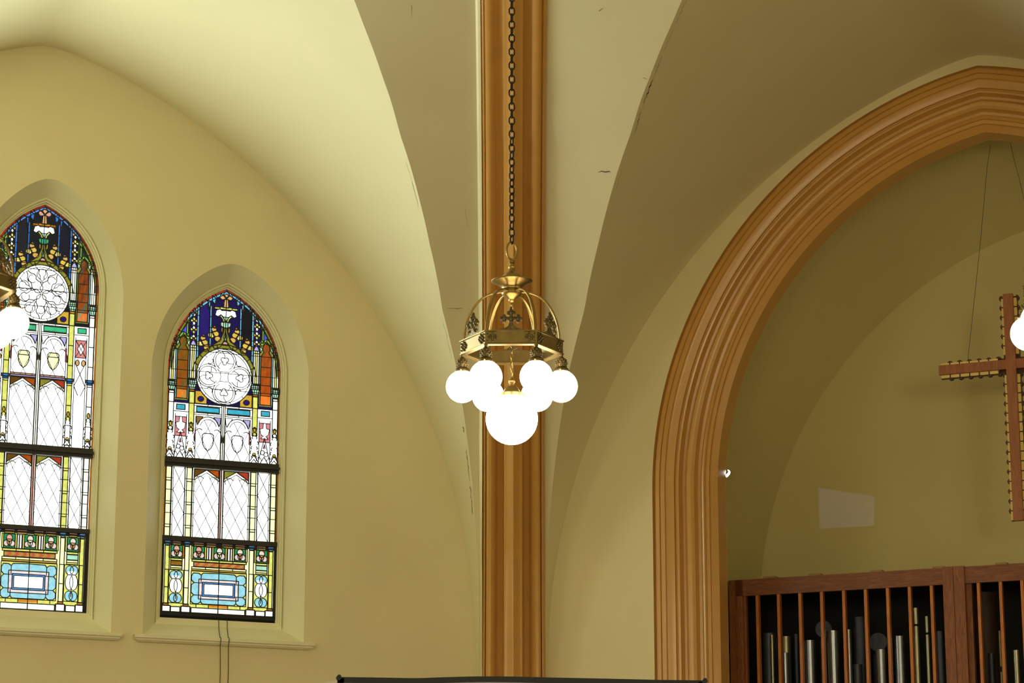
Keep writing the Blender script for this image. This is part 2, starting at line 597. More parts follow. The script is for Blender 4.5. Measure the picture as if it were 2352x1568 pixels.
# ------------------------------------------------------------------ stained glass painter
class Glass:
    CELL = 1.6
    def __init__(g, w):
        g.w = w
        g.hw = w['w'] / w['k']
        g.V0, g.V1 = w['V']
        g.nx = int(math.ceil(2 * g.hw / g.CELL))
        g.ny = int(math.ceil((g.V1 - g.V0 + 6) / g.CELL))
        g.U = (np.arange(g.nx) + .5) * g.CELL - g.nx * g.CELL / 2
        g.Vv = g.V0 - 3 + (np.arange(g.ny) + .5) * g.CELL
        g.UU, g.VV = np.meshgrid(g.U, g.Vv)
        g.img = np.zeros((g.ny, g.nx, 3))
        g.lines = []
        h = w['apex'] - w['spring']
        g.R = (w['w'] ** 2 + h * h) / (2 * w['w'])
        g.rng = np.random.default_rng(w['n'])
    def z(g, V):
        return np.interp(V, g.w['vt'], g.w['zt'])
    def inside(g, U, V):
        """distance to the edge of the light, in metres, positive inside"""
        u = np.abs(U) * g.w['k']
        z = g.z(V)
        cx = g.w['w'] - g.R
        d1 = g.w['w'] - u
        d2 = g.R - np.hypot(u - cx, z - g.w['spring'])
        return np.where(z > g.w['spring'], d2, np.minimum(d1, z - g.w['bot'] + 0.0))
    def col(g, c):
        if isinstance(c, str):
            c = PAL[c]
        l = np.array(srgb(*c)) / SKY
        # clear glass lets most of the daylight through
        if min(c) >= 250:
            l = l * 3.3
        elif min(c) >= 233:
            l = l * 1.9
        elif min(c) >= 185 and max(c) >= 252:
            l = l * 1.35
        return l
    def fill(g, mask, c, var=0.0):
        k = g.col(c)
        if var:
            a = 1 + var * (g.rng.random(mask.sum()) - .5)
            g.img[mask] = k[None, :] * a[:, None]
        else:
            g.img[mask] = k
    def rect(g, u0, u1, v0, v1, c, lead=1.7, var=0.0):
        g.fill((g.UU >= u0) & (g.UU <= u1) & (g.VV >= v0) & (g.VV <= v1), c, var)
        if lead:
            g.line([(u0, v0), (u1, v0), (u1, v1), (u0, v1), (u0, v0)], lead)
    def srect(g, u0, u1, v0, v1, c, lead=1.7, var=0.0):
        g.rect(u0, u1, v0, v1, c, lead, var)
        g.rect(-u1, -u0, v0, v1, c, lead, var)
    def pmask(g, poly):
        m = np.zeros(g.UU.shape, bool)
        n = len(poly)
        for i in range(n):
            x0, y0 = poly[i]
            x1, y1 = poly[(i + 1) % n]
            if y0 == y1:
                continue
            c = ((y0 > g.VV) != (y1 > g.VV)) & (g.UU < (x1 - x0) * (g.VV - y0) / (y1 - y0) + x0)
            m ^= c
        return m
    def poly(g, P, c, lead=1.7, var=0.0):
        if c is not None:
            g.fill(g.pmask(P), c, var)
        if lead:
            g.line(list(P) + [P[0]], lead)
    def spoly(g, P, c, lead=1.7, var=0.0):
        g.poly(P, c, lead, var)
        g.poly([(-u, v) for u, v in P], c, lead, var)
    def ell(g, u, v, a, b, c, lead=1.7, n=20):
        g.poly([(u + a * math.cos(2 * PI * i / n), v + b * math.sin(2 * PI * i / n)) for i in range(n)], c, lead)
    def sell(g, u, v, a, b, c, lead=1.7, n=20):
        g.ell(u, v, a, b, c, lead, n)
        g.ell(-u, v, a, b, c, lead, n)
    def line(g, pts, wd=1.7):
        g.lines.append((pts, wd))
    def sline(g, pts, wd=1.7):
        g.line(pts, wd)
        g.line([(-u, v) for u, v in pts], wd)
    def arc(g, u, v, a, b, t0, t1, wd=1.7, n=14):
        g.line([(u + a * math.cos(math.radians(t0 + (t1 - t0) * i / n)), v - b * math.sin(math.radians(t0 + (t1 - t0) * i / n))) for i in range(n + 1)], wd)
    def sarc(g, u, v, a, b, t0, t1, wd=1.7, n=14):
        g.arc(u, v, a, b, t0, t1, wd, n)
        g.arc(-u, v, a, b, 180 - t0, 180 - t1, wd, n)
    def lattice(g, cu, hw, v0, v1, phase, wd=1.0, pv=53.0):
        """diamond quarries: width 2*hw/ (one per half light), slope pv/2 per hw"""
        s = pv / (2.0 * hw)
        for sg in (1, -1):
            k = -6
            for k in range(-8, 16):
                # line v = vk + sg*s*(u-cu)
                vk = v0 + phase + k * pv
                pts = []
                n = 24
                for i in range(n + 1):
                    u = cu - hw + 2 * hw * i / n
                    v = vk + sg * s * (u - cu)
                    if v0 <= v <= v1:
                        pts.append((u, v))
                    elif len(pts) > 1:
                        break
                    else:
                        pts = []
                if len(pts) > 1:
                    g.line(pts, wd)
    def finish(g, parent, pane_label):
        w = g.w
        k = w['k']
        # pane
        nx, ny = g.nx, g.ny
        us = (np.arange(nx + 1)) * g.CELL - nx * g.CELL / 2
        vs = g.V0 - 3 + np.arange(ny + 1) * g.CELL
        a, n = basis('L')
        uu = w['uc'] - np.clip(us * k, -w['w'], w['w'])
        zz = np.where(vs > g.w['vt'][-1], w['bot'], g.z(vs))
        zz[:2] = w['apex'] + 0.004
        X = CORNER[None, None, :] + a[None, None, :] * uu[None, :, None] + n[None, None, :] * (WOFF - 0.012)
        X = np.repeat(X, ny + 1, 0)
        X[:, :, 2] = zz[:, None]
        keep = g.inside(g.UU, g.VV) > -0.006
        keep &= g.z(g.VV) <= w['apex'] + .01
        idx = np.arange((nx + 1) * (ny + 1)).reshape(ny + 1, nx + 1)
        F = np.stack([idx[:-1, :-1], idx[:-1, 1:], idx[1:, 1:], idx[1:, :-1]], -1)[keep]
        colr = np.clip(g.img[keep], 0, 1)
        used = np.unique(F)
        remap = np.full(idx.size, -1)
        remap[used] = np.arange(len(used))
        verts = X.reshape(-1, 3)[used] - np.array(world_loc(parent))
        me = bpy.data.meshes.new('glass_pane')
        me.vertices.add(len(used))
        me.vertices.foreach_set('co', verts.astype(np.float32).ravel())
        me.loops.add(F.size)
        me.loops.foreach_set('vertex_index', remap[F].astype(np.int32).ravel())
        me.polygons.add(len(F))
        me.polygons.foreach_set('loop_start', (np.arange(len(F)) * 4).astype(np.int32))
        me.update(calc_edges=True)
        at = me.color_attributes.new('tint', 'FLOAT_COLOR', 'CORNER')
        cc = np.ones((len(F), 4, 4), np.float32)
        cc[:, :, :3] = colr[:, None, :]
        at.data.foreach_set('color', cc.ravel())
        me.materials.append(M['glass'])
        o = bpy.data.objects.new('glass_pane', me)
        COL.objects.link(o)
        o.parent = parent
        tag(o, pane_label)
        # leading
        mb = MB()
        zf = WOFF + 0.0
        for pts, wd in g.lines:
            hw = (wd + 0.2) * k / 2
            Q = []
            for (u0, v0), (u1, v1) in zip(pts[:-1], pts[1:]):
                L = math.hypot(u1 - u0, v1 - v0)
                m = max(1, int(L / 5))
                for i in range(m):
                    Q.append(((u0 + (u1 - u0) * i / m, v0 + (v1 - v0) * i / m), (u0 + (u1 - u0) * (i + 1) / m, v0 + (v1 - v0) * (i + 1) / m)))
            for (p, q) in Q:
                if float(g.inside(np.array((p[0] + q[0]) / 2), np.array((p[1] + q[1]) / 2))) < 0.0045:
                    continue
                A = np.array([w['uc'] - p[0] * k, float(g.z(p[1]))])
                B = np.array([w['uc'] - q[0] * k, float(g.z(q[1]))])
                d = B - A
                L = np.hypot(*d)
                if L < 1e-6:
                    continue
                d /= L
                nn = np.array([-d[1], d[0]]) * hw
                A = A - d * hw * .5
                B = B + d * hw * .5
                pts4 = [A + nn, A - nn, B - nn, B + nn]
                vs4 = [W('L', float(t[0]), float(t[1]), zf) for t in pts4] + [W('L', float(t[0]), float(t[1]), zf - 0.008) for t in pts4]
                mb.add(vs4, [(0, 1, 2, 3), (0, 4, 5, 1), (2, 6, 7, 3), (1, 5, 6, 2), (3, 7, 4, 0)])
        mb.build('leading', M['lead'], parent, weld=False)

PAL = dict(white=(255, 255, 255), pale=(255, 255, 235), cream=(254, 252, 190), yellow=(244, 238, 120), gold=(225, 175, 60), olive=(150, 142, 50), dolive=(95, 92, 25),
           cyan=(70, 180, 215), lblue=(120, 200, 245), blue=(70, 120, 225), violet=(88, 88, 225), navy=(26, 16, 78), purple=(42, 24, 112), black=(22, 20, 30),
           red=(185, 58, 38), rust=(178, 78, 22), brown=(110, 70, 20), orange=(235, 140, 40), peach=(240, 180, 120), pink=(240, 170, 160), rose=(225, 110, 120),
           green=(40, 150, 92), mint=(190, 238, 215), lgreen=(150, 200, 90), lilac=(190, 180, 240), pbrown=(150, 100, 30), aqua=(165, 225, 245))

def top_section(g, Vc, kind):
    A = kind == 'A'
    UU, VV = g.UU, g.VV
    ap = g.V0
    # ground of the tracery head
    g.fill(VV < Vc + 70, 'navy' if not A else (24, 26, 34), .15)
    # lancets with trefoil heads
    for sg, c in ((-1, 'purple' if not A else (34, 34, 44)), (1, 'black' if not A else (26, 26, 44))):
        P = [(-12, -66), (-12, -145), (-9, -153), (-5, -157), (-8, -163), (-6, -170), (0, -174), (6, -170), (8, -163), (5, -157), (9, -153), (12, -145), (12, -66)]
        g.poly([(sg * 49 + u, Vc + v) for u, v in P], c, 1.5, .5)
    bl = 'lblue' if not A else (60, 130, 235)
    g.srect(33, 37.5, Vc - 160, Vc - 67, bl, 1.3)
    g.srect(61.5, 66, Vc - 160, Vc - 38, bl, 1.3)
    for sg in (-1, 1):
        for v in (-135, -110, -88, -70):
            g.line([(sg * 33, Vc + v), (sg * 37.5, Vc + v)], 1.4)
            g.line([(sg * 61.5, Vc + v), (sg * 66, Vc + v)], 1.4)
    g.spoly([(37, Vc - 150), (37, Vc - 170), (43, Vc - 172), (41, Vc - 160)], bl)
    g.spoly([(61, Vc - 150), (62, Vc - 162), (54, Vc - 170), (57, Vc - 160)], bl)
    g.spoly([(24, Vc - 178), (33, Vc - 184), (32, Vc - 170), (26, Vc - 164)], bl)
    # central stem and leaves
    g.spoly([(6, Vc - 158), (0, Vc - 158), (0, Vc - 178), (4, Vc - 178)], 'peach', 1.4)
    g.spoly([(0, Vc - 178), (5, Vc - 184), (13, Vc - 190), (15, Vc - 181), (11, Vc - 176), (5, Vc - 177)], 'peach' if not A else 'pink', 1.5)
    g.poly([(0, Vc - 198), (7, Vc - 189), (0, Vc - 181), (-7, Vc - 189)], 'peach', 1.5)
    g.srect(0, 14, Vc - 159, Vc - 154, 'yellow' if not A else 'orange', 1.3)
    g.srect(14, 27, Vc - 158, Vc - 154, 'yellow' if not A else 'orange', 1.3)
    g.spoly([(0, Vc - 152), (10, Vc - 151), (14, Vc - 154), (22, Vc - 151), (25, Vc - 140), (19, Vc - 137), (12, Vc - 142), (6, Vc - 137), (0, Vc - 137)], 'white', 1.4)
    g.spoly([(6, Vc - 137), (3, Vc - 130), (0, Vc - 126), (0, Vc - 137)], 'mint' if not A else 'mint', 1.4)
    g.spoly([(12, Vc - 142), (14, Vc - 138), (8, Vc - 132), (6, Vc - 126), (2, Vc - 126), (5, Vc - 134)], 'yellow', 1.3)
    g.spoly([(0, Vc - 125), (5, Vc - 125), (12, Vc - 124), (11, Vc - 116), (5, Vc - 113), (0, Vc - 112)], 'mint' if not A else (60, 170, 130), 1.5)
    g.line([(5, Vc - 125), (5, Vc - 113)], 1.4)
    g.line([(-5, Vc - 125), (-5, Vc - 113)], 1.4)
    # ogee gable rising from the circle
    og = [(3, -112), (5, -100), (10, -88), (18, -78), (30, -69), (24, -62), (12, -67), (6, -76), (2, -86), (0, -96), (0, -112)]
    g.spoly([(u, Vc + v) for u, v in og], 'olive', 1.7, .3)
    g.spoly([(7, Vc - 112), (10, Vc - 113), (10, Vc - 104), (6, Vc - 98)], 'gold', 1.2)
    g.poly([(0, Vc - 104), (4, Vc - 90), (0, Vc - 80), (-4, Vc - 90)], 'mint', 1.4)
    g.poly([(-8, Vc - 76), (0, Vc - 82), (8, Vc - 76), (6, Vc - 72), (-6, Vc - 72)], 'pink', 1.3)
    for (cu, cv) in ((26, -98), (51, -76)):
        for du, dv, r in ((-5, 1, 6), (5, 5, 6), (-1, -7, 5), (-9, 11, 6), (-2, -12, 2.6)):
            g.sell(cu + du * 1.15 + 2, Vc + cv + dv * 1.15, r * 1.25, r * 1.05, ((240, 196, 84), (248, 226, 130), (236, 180, 96))[(abs(du) + abs(dv)) % 3], 1.5, 12)
    # gold band over the circle
    ro, ri = 74, 64
    th = np.degrees(np.arctan2(-(VV - Vc), UU))
    rr = np.hypot(UU, VV - Vc)
    g.fill((rr < ro) & (rr > ri) & (th > 5) & (th < 175), 'olive', .4)
    g.arc(0, Vc, ro, ro, 5, 175, 1.8, 40)
    for t in (20, 38, 56, 75, 105, 124, 142, 160):
        c, s = math.cos(math.radians(t)), math.sin(math.radians(t))
        g.line([(ri * c, Vc - ri * s), (ro * c, Vc - ro * s)], 1.6)
    # below circle corners
    g.srect(40, 66, Vc + 38, Vc + 67, 'gold', 0)
    g.sell(53, Vc + 55, 7, 6, 'purple', 1.4, 12)
    g.sline([(66, Vc + 30), (66, Vc + 66), (20, Vc + 66)], 1.6)
    # the rose
    g.ell(0, Vc, 64.5, 64.5, 'white', 2.0, 60)
    g.ell(0, Vc, 59, 59, None, 1.1, 56)
    for t in range(0, 360, 30):
        c, s = math.cos(math.radians(t + 15)), math.sin(math.radians(t + 15))
        g.line([(59 * c, Vc - 59 * s), (64 * c, Vc - 64 * s)], 1.2)
    if not A:
        for t in (0, 90, 180, 270):
            c, s = math.cos(math.radians(t)), math.sin(math.radians(t))
            cu, cv = 36.5 * c, Vc - 36.5 * s
            g.arc(cu, cv, 26, 26, t - 128, t + 128, 1.3, 30)
            g.arc(cu, cv, 21.5, 21.5, t - 150, t + 150, 1.3, 30)
            for q in (0, 120, 240):
                a = math.radians(t + q + 180)
                g.arc(cu + 5 * math.cos(a), cv - 5 * math.sin(a), 4.6, 4.6, t + q + 180 - 110, t + q + 180 + 110, 1.4, 10)
            for q in (60, 180, 300):
                a = math.radians(t + q + 180)
                g.line([(cu + 5.5 * math.cos(a), cv - 5.5 * math.sin(a)), (cu + 12 * math.cos(a), cv - 12 * math.sin(a)), (cu + 21 * math.cos(a + .25), cv - 21 * math.sin(a + .25))], 1.2)
        g.line([(-10, Vc - 11), (10, Vc - 11)], 1.0)
        g.line([(-10, Vc + 11), (10, Vc + 11)], 1.0)
        g.line([(-10, Vc - 11), (-8, Vc), (-10, Vc + 11)], 1.0)
        g.line([(10, Vc - 11), (8, Vc), (10, Vc + 11)], 1.0)
        for t in (45, 135, 225, 315):
            c, s = math.cos(math.radians(t)), math.sin(math.radians(t))
            g.line([(16 * c, Vc - 16 * s), (24 * c, Vc - 24 * s)], 1.2)
            g.arc(48 * c, Vc - 48 * s, 7, 7, t + 90, t + 270, 1.3)
    else:
        for t in range(0, 360, 72):
            a = t + 18
            ca, sa = math.cos(math.radians(a)), math.sin(math.radians(a))
            pp = []
            for r, dt in ((2, 0), (9, 17), (14, 14), (18, 0), (14, -14), (9, -17), (2, 0)):
                q = math.radians(a + dt)
                pp.append((r * math.cos(q), Vc - r * math.sin(q)))
            g.line(pp, 1.5)
            # swirling branches
            for sg in (1, -1):
                pp = []
                for r, dt in ((18, 0), (25, 8), (30, 20), (35, 24), (40, 20), (46, 24), (52, 32), (58, 34)):
                    q = math.radians(a + sg * dt)
                    pp.append((r * math.cos(q), Vc - r * math.sin(q)))
                g.line(pp, 1.7)
                pp = []
                for r, dt in ((22, 5), (28, 3), (33, 8), (39, 6), (45, 11), (51, 8), (58, 13)):
                    q = math.radians(a + 36 * 0 + sg * dt)
                    pp.append((r * math.cos(q), Vc - r * math.sin(q)))
                g.line(pp, 1.5)
            g.arc(43 * ca, Vc - 43 * sa, 12, 12, a - 160, a + 160, 1.4, 18)
            g.arc(38 * math.cos(math.radians(a + 36)), Vc - 38 * math.sin(math.radians(a + 36)), 9, 9, a, a + 230, 1.4, 14)
    # outer fields: blue triangle, gable, tall orange panel
    tri = 'violet' if not A else (40, 60, 60)
    g.spoly([(86, Vc - 92), (86, Vc - 118), (98, Vc - 100), (108, Vc - 84), (104, Vc - 80)], tri, 1.6)
    g.spoly([(86, Vc - 130), (90, Vc - 127), (90, Vc - 85), (84, Vc - 85), (84, Vc - 140)], 'lgreen', 1.3)
    g.srect(82, 112, Vc - 88, Vc + 60, (150, 150, 60), 0)
    for sg in (-1, 1):
        cols = ('dolive' if sg < 0 else (150, 60, 14)) if not A else (60, 42, 26)
        P = [(-12.5, 57), (-12.5, -52), (-9, -60), (-6, -64), (-9, -72), (-7, -80), (0, -86), (7, -80), (9, -72), (6, -64), (9, -60), (12.5, -52), (12.5, 57)]
        mk = g.pmask([(sg * 97 + u, Vc + v) for u, v in P])
        # streaky glass running through the whole panel
        ph = g.rng.random(3) * 6
        s1 = .5 + .5 * np.sin(UU * .5 + VV * .13 + ph[0]) * np.sin(UU * .23 - VV * .07 + ph[1])
        s2 = .5 + .5 * np.sin(VV * .045 + ph[2] + UU * .11)
        a = g.col('rust') * (1.25 if (sg > 0 and not A) else .95)
        b = g.col(cols)
        c3 = g.col((60, 110, 60) if not A else (40, 130, 100))
        down = np.clip((VV - Vc + 80) / 140, 0, 1)
        m = np.clip(s1 * .75 + down * .5, 0, 1)[..., None]
        im = b * (1 - m) + a * m
        m2 = np.clip((s2 * (1 - s1)) * 1.3 - .35, 0, 1)[..., None] * (.9 if (sg < 0 or A) else .35)
        im = im * (1 - m2) + c3 * m2
        g.img[mk] = im[mk]
        fl = mk & (VV > Vc + 36)
        g.img[fl] = im[fl] * 2.6
        g.line([(sg * 97 + u, Vc + v) for u, v in P + [P[0]]], 1.8)
        for v in (-30, 12, 36):
            g.line([(sg * 97 - 12, Vc + v), (sg * 97 + 12, Vc + v)], 1.2)
        g.poly([(sg * 97 - 14, Vc - 62), (sg * 97 - 16, Vc - 78), (sg * 97 - 9, Vc - 72)], 'mint', 1.3)
        g.poly([(sg * 97 + 14, Vc - 62), (sg * 97 + 16, Vc - 78), (sg * 97 + 9, Vc - 72)], 'mint', 1.3)
        for q in (-1, 1):
            g.poly([(sg * 97 + q * 15, Vc - 82), (sg * 97, Vc - 96), (sg * 97, Vc - 90), (sg * 97 + q * 11, Vc - 78)], 'lgreen', 1.3)
    g.srect(81.5, 84, Vc - 55, Vc + 58, 'mint' if not A else 'lgreen', 1.2)
    g.srect(110, 113, Vc - 55, Vc + 58, 'aqua', 1.2)
    # pillars
    for cu in (73.5, 120):
        hw = 6.5
        o = 0 if cu < 100 else 6
        g.srect(cu - hw, cu + hw, Vc - 66, Vc + 12 + o, 'pale', 1.7)
        g.srect(cu - 2.5, cu + 2.5, Vc - 66, Vc + 12 + o, 'yellow' if not A else 'pale', 1.4)
        g.spoly([(cu - 7, Vc - 66), (cu, Vc - 84), (cu + 7, Vc - 66)], 'lilac', 1.6)
        g.sline([(cu - 7, Vc - 70), (cu, Vc - 78), (cu + 7, Vc - 70)], 1.3)
        g.sline([(cu - 7, Vc - 60), (cu + 7, Vc - 60)], 1.6)
        g.srect(cu - 10, cu + 10, Vc + 10 + o, Vc + 23 + o, 'mint', 1.8)
        g.sline([(cu - 10, Vc + 14 + o), (cu + 10, Vc + 14 + o)], 1.3)
        g.sline([(cu - 10, Vc + 19 + o), (cu + 10, Vc + 19 + o)], 1.3)
        for q in (-5, 0, 5):
            g.sline([(cu + q, Vc + 14 + o), (cu + q, Vc + 23 + o)], 1.2)
        g.spoly([(cu - 9, Vc + 23 + o), (cu + 9, Vc + 23 + o), (cu + 5, Vc + 35 + o), (cu - 5, Vc + 35 + o)], 'mint', 1.6)
        g.sline([(cu - 3, Vc + 23 + o), (cu - 2, Vc + 35 + o)], 1.2)
        g.sline([(cu + 3, Vc + 23 + o), (cu + 2, Vc + 35 + o)], 1.2)
        g.srect(cu - 6, cu + 6, Vc + 35 + o, Vc + 40 + o, 'orange', 1.7)
        # crocketed spire of little lozenges
        n = 7 if cu < 100 else 2
        for i in range(n):
            v = Vc - 86 - i * 10
            g.spoly([(cu, v + 5), (cu + 3.6, v), (cu, v - 5), (cu - 3.6, v)], ('white', 'yellow', 'pale')[i % 3], 1.3)
            if i % 2 == 0:
                g.sell(cu - 5, v + 4, 3, 3, 'gold' if i % 4 else 'peach', 1.1, 10)
                g.sell(cu + 5, v + 4, 3, 3, 'yellow', 1.1, 10)

def lower_pillars(g, v0, v1, step=46, knob=None):
    for cu, c in ((73.5, 'yellow'), (120.5, 'pale')):
        g.srect(cu - 6, cu + 6, v0, v1, c if v0 < 1050 else 'cream', 1.7)
        v = v0 + step * .6
        while v < v1:
            g.sline([(cu - 6, v), (cu + 6, v)], 1.7)
            v += step

def band_and_arches(g, Vb, V1, kind):
    """from the coloured band under the rose down to V1"""
    A = kind == 'A'
    UU, VV = g.UU, g.VV
    g.fill((VV > Vb) & (VV <= V1), 'white')
    c = 'cyan' if not A else (70, 200, 140)
    g.srect(-4, 4, Vb, V1, 'pale', 1.4)
    g.line([(0, Vb), (0, V1)], 1.6)
    g.srect(9, 62, Vb + 6, Vb + 18, c, 1.7, .15)
    g.srect(88, 108, Vb + 4, Vb + 16, c, 1.7, .15)
    for v in (0, 4, 20, 24):
        g.sline([(4, Vb + v), (66, Vb + v)], 1.5)
    for v in (0, 20):
        g.sline([(81, Vb + v), (113, Vb + v)], 1.5)
    g.sline([(36, Vb), (36, Vb + 4)], 1.4)
    g.sline([(36, Vb + 20), (36, Vb + 24)], 1.4)
    lower_pillars(g, Vb - 28, V1 - (62 if not A else 0), 46)
    v0 = Vb + 26
    vs_ = v0 + 2
    # two lights with trefoil arches and shields
    end = V1 if not A else Vb + 122
    for sg in (-1, 1):
        cu = sg * 34
        g.poly([(cu - 29, vs_), (cu - 12, vs_), (cu - 26, vs_ + 20)], (150, 110, 60) if sg < 0 else 'white', 1.3)
        g.poly([(cu + 29, vs_), (cu + 12, vs_), (cu + 26, vs_ + 20)], 'lilac', 1.3)
        g.arc(cu, vs_ + 24, 24, 24, 20, 160, 1.9)
        g.arc(cu, vs_ + 26, 19, 20, 15, 165, 1.3)
        g.arc(cu - 20, vs_ + 50, 12, 22, 60, 200, 1.6)
        g.arc(cu + 20, vs_ + 50, 12, 22, 120, -20, 1.6)
        sh = [(cu - 13, vs_ + 42), (cu - 9, vs_ + 38), (cu + 9, vs_ + 38), (cu + 13, vs_ + 42), (cu + 12, vs_ + 62), (cu + 7, vs_ + 72), (cu, vs_ + 78), (cu - 7, vs_ + 72), (cu - 12, vs_ + 62)]
        g.lattice(cu, 27, vs_ + 8, end, 18, 0.85, 53 * 2)
        g.lattice(cu, 27, vs_ + 8, end, 18 + 53, 0.85, 53 * 2)
        g.poly(sh, 'white' if not A else 'cream', 1.8)
        if A:
            g.line([(cu - 12, vs_ + 48), (cu + 12, vs_ + 48)], 1.5)
        g.line([(cu - 29, vs_), (cu - 29, end)], 1.5)
        g.line([(cu + 29, vs_), (cu + 29, end)], 1.5)
        g.fill((np.abs(UU - cu + 29) < 2.2) & (VV > vs_ + 28) & (VV < vs_ + 60), 'rose' if sg < 0 else 'white')
        g.fill((np.abs(UU - cu - 29) < 2.2) & (VV > vs_ + 24) & (VV < vs_ + 56), 'rose' if sg > 0 else 'white')
    for sg in (-1, 1):
        cu = sg * 97
        if not A:
            g.rect(cu - 13, cu + 13, vs_ + 4, vs_ + 48, (235, 140, 150), 1.5)
            g.poly([(cu - 3, vs_ + 4), (cu + 3, vs_ + 4), (cu + 4, vs_ + 16), (cu + 11, vs_ + 18), (cu + 9, vs_ + 30), (cu + 3, vs_ + 34), (cu + 9, vs_ + 40), (cu - 9, vs_ + 40), (cu - 3, vs_ + 34), (cu - 9, vs_ + 30), (cu - 11, vs_ + 18), (cu - 4, vs_ + 16)], 'white', 1.3)
            g.line([(cu, vs_ + 38), (cu - 16, vs_ + 104)], 1.6)
            g.line([(cu, vs_ + 38), (cu + 16, vs_ + 104)], 1.6)
            g.poly([(cu, vs_ + 52), (cu + 2.5, vs_ + 62), (cu - 2.5, vs_ + 62)], 'rose', 1.3)
            g.ell(cu - 4, vs_ + 72, 5, 5, None, 1.5, 10)
            g.ell(cu + 4, vs_ + 76, 5, 5, None, 1.5, 10)
            g.line([(cu - 13, vs_ + 104), (cu, vs_ + 82), (cu + 13, vs_ + 104)], 1.7)
            g.arc(cu - 12, vs_ + 92, 6, 8, 0, 180, 1.3)
            g.arc(cu + 12, vs_ + 92, 6, 8, 0, 180, 1.3)
        else:
            g.rect(cu - 13, cu + 13, vs_ + 4, vs_ + 44, (235, 140, 140), 1.5)
            g.poly([(cu, vs_ + 10), (cu + 8, vs_ + 24), (cu, vs_ + 38), (cu - 8, vs_ + 24)], 'white', 1.5)
            g.line([(cu - 13, vs_ + 4), (cu + 13, vs_ + 44)], 1.2)
            g.line([(cu + 13, vs_ + 4), (cu - 13, vs_ + 44)], 1.2)
            for q in (-7, 7):
                g.ell(cu + q, vs_ + 56, 4.5, 7, 'peach', 1.6, 12)
            g.lattice(cu, 13, vs_ + 62, vs_ + 132, 20, 1.5, 56)
    g.sline([(84, v0), (84, V1)], 1.4)
    g.sline([(110, v0), (110, V1)], 1.4)
    # knobbly finials on the pillars
    kb = [V1]
    for vb in kb:
        for cu in (73.5, 120.5):
            g.srect(cu - 8, cu + 8, vb - 62, vb, 'white', 0)
            g.sell(cu, vb - 76, 3.2, 6, 'gold', 1.8, 12)
            for i, (r, dv) in enumerate(((3, -66), (4, -58), (8, -46), (6, -34), (8, -24), (4, -14))):
                g.sline([(cu - r, vb + dv + 3), (cu - r - 2, vb + dv), (cu - r + 1, vb + dv - 4)], 1.8)
                g.sline([(cu + r, vb + dv + 3), (cu + r + 2, vb + dv), (cu + r - 1, vb + dv - 4)], 1.8)
            g.sline([(cu - 9, vb - 4), (cu, vb - 18), (cu + 9, vb - 4)], 1.8)
            g.sline([(cu - 7, vb), (cu, vb - 8), (cu + 7, vb)], 1.6)
            g.sell(cu, vb - 19, 4, 4, 'gold', 1.2, 10)
    if A:
        # second tier of gables and diamonds, above the first iron bar
        vg = Vb + 122
        for cu in (73.5, 120.5):
            g.srect(cu - 9, cu + 9, vg, vg + 6, (50, 130, 205), 1.8)
            g.srect(cu - 7, cu + 7, vg + 6, vg + 11, (40, 90, 180), 1.8)
        g.srect(4, 63, vg - 4, vg, 'pink', 1.7)
        g.srect(4, 63, vg, vg + 4, 'lilac', 1.7)
        gables(g, vg + 6, V1)

def gables(g, v0, v1, side=False):
    UU, VV = g.UU, g.VV
    for sg in (-1, 1):
        cu = sg * 34
        cl = ('brown', 'rust') if sg < 0 else ('olive', 'red')
        g.poly([(cu - 28, v0), (cu, v0), (cu - 28, v0 + 19)], cl[0], 1.6, .4)
        g.poly([(cu + 28, v0), (cu, v0), (cu + 28, v0 + 19)], cl[1], 1.6, .4)
        g.poly([(cu - 28, v0 + 19), (cu, v0 + 1), (cu + 28, v0 + 19), (cu + 28, v0 + 25), (cu, v0 + 7), (cu - 28, v0 + 25)], 'pale', 1.3)
        g.arc(cu - 16, v0 + 26, 10, 10, 30, 210, 1.2)
        g.arc(cu + 16, v0 + 26, 10, 10, 150, -30, 1.2)
        g.lattice(cu, 27, v0 + 12, v1, 46, 0.85, 53 * 2)
        g.lattice(cu, 27, v0 + 12, v1, 46 + 53, 0.85, 53 * 2)
        g.line([(cu - 29, v0), (cu - 29, v1)], 1.4)
        g.line([(cu + 29, v0), (cu + 29, v1)], 1.4)

def diamonds(g, v0, v1):
    UU, VV = g.UU, g.VV
    g.fill((VV > v0) & (VV <= v1), 'white')
    g.line([(0, v0), (0, v1)], 1.8)
    g.fill((np.abs(UU) < 3) & (VV > v0) & (VV <= v1), 'pink')
    g.sline([(4, v0), (4, v1)], 1.4)
    gables(g, v0 + 2, v1)
    for sg in (-1, 1):
        g.lattice(sg * 97, 13, v0, v1, 26, 0.95, 53)
        for u in (66, 83, 84, 110, 113):
            g.line([(sg * u, v0), (sg * u, v1)], 1.2)
        v = v0 + 26
        while v < v1:
            for a, b in ((4, 7), (60, 80), (110, 127), (80, 84)):
                g.line([(sg * a, v), (sg * b, v)], 1.3)
            v += 26.5
    lower_pillars(g, v0, v1, 53)

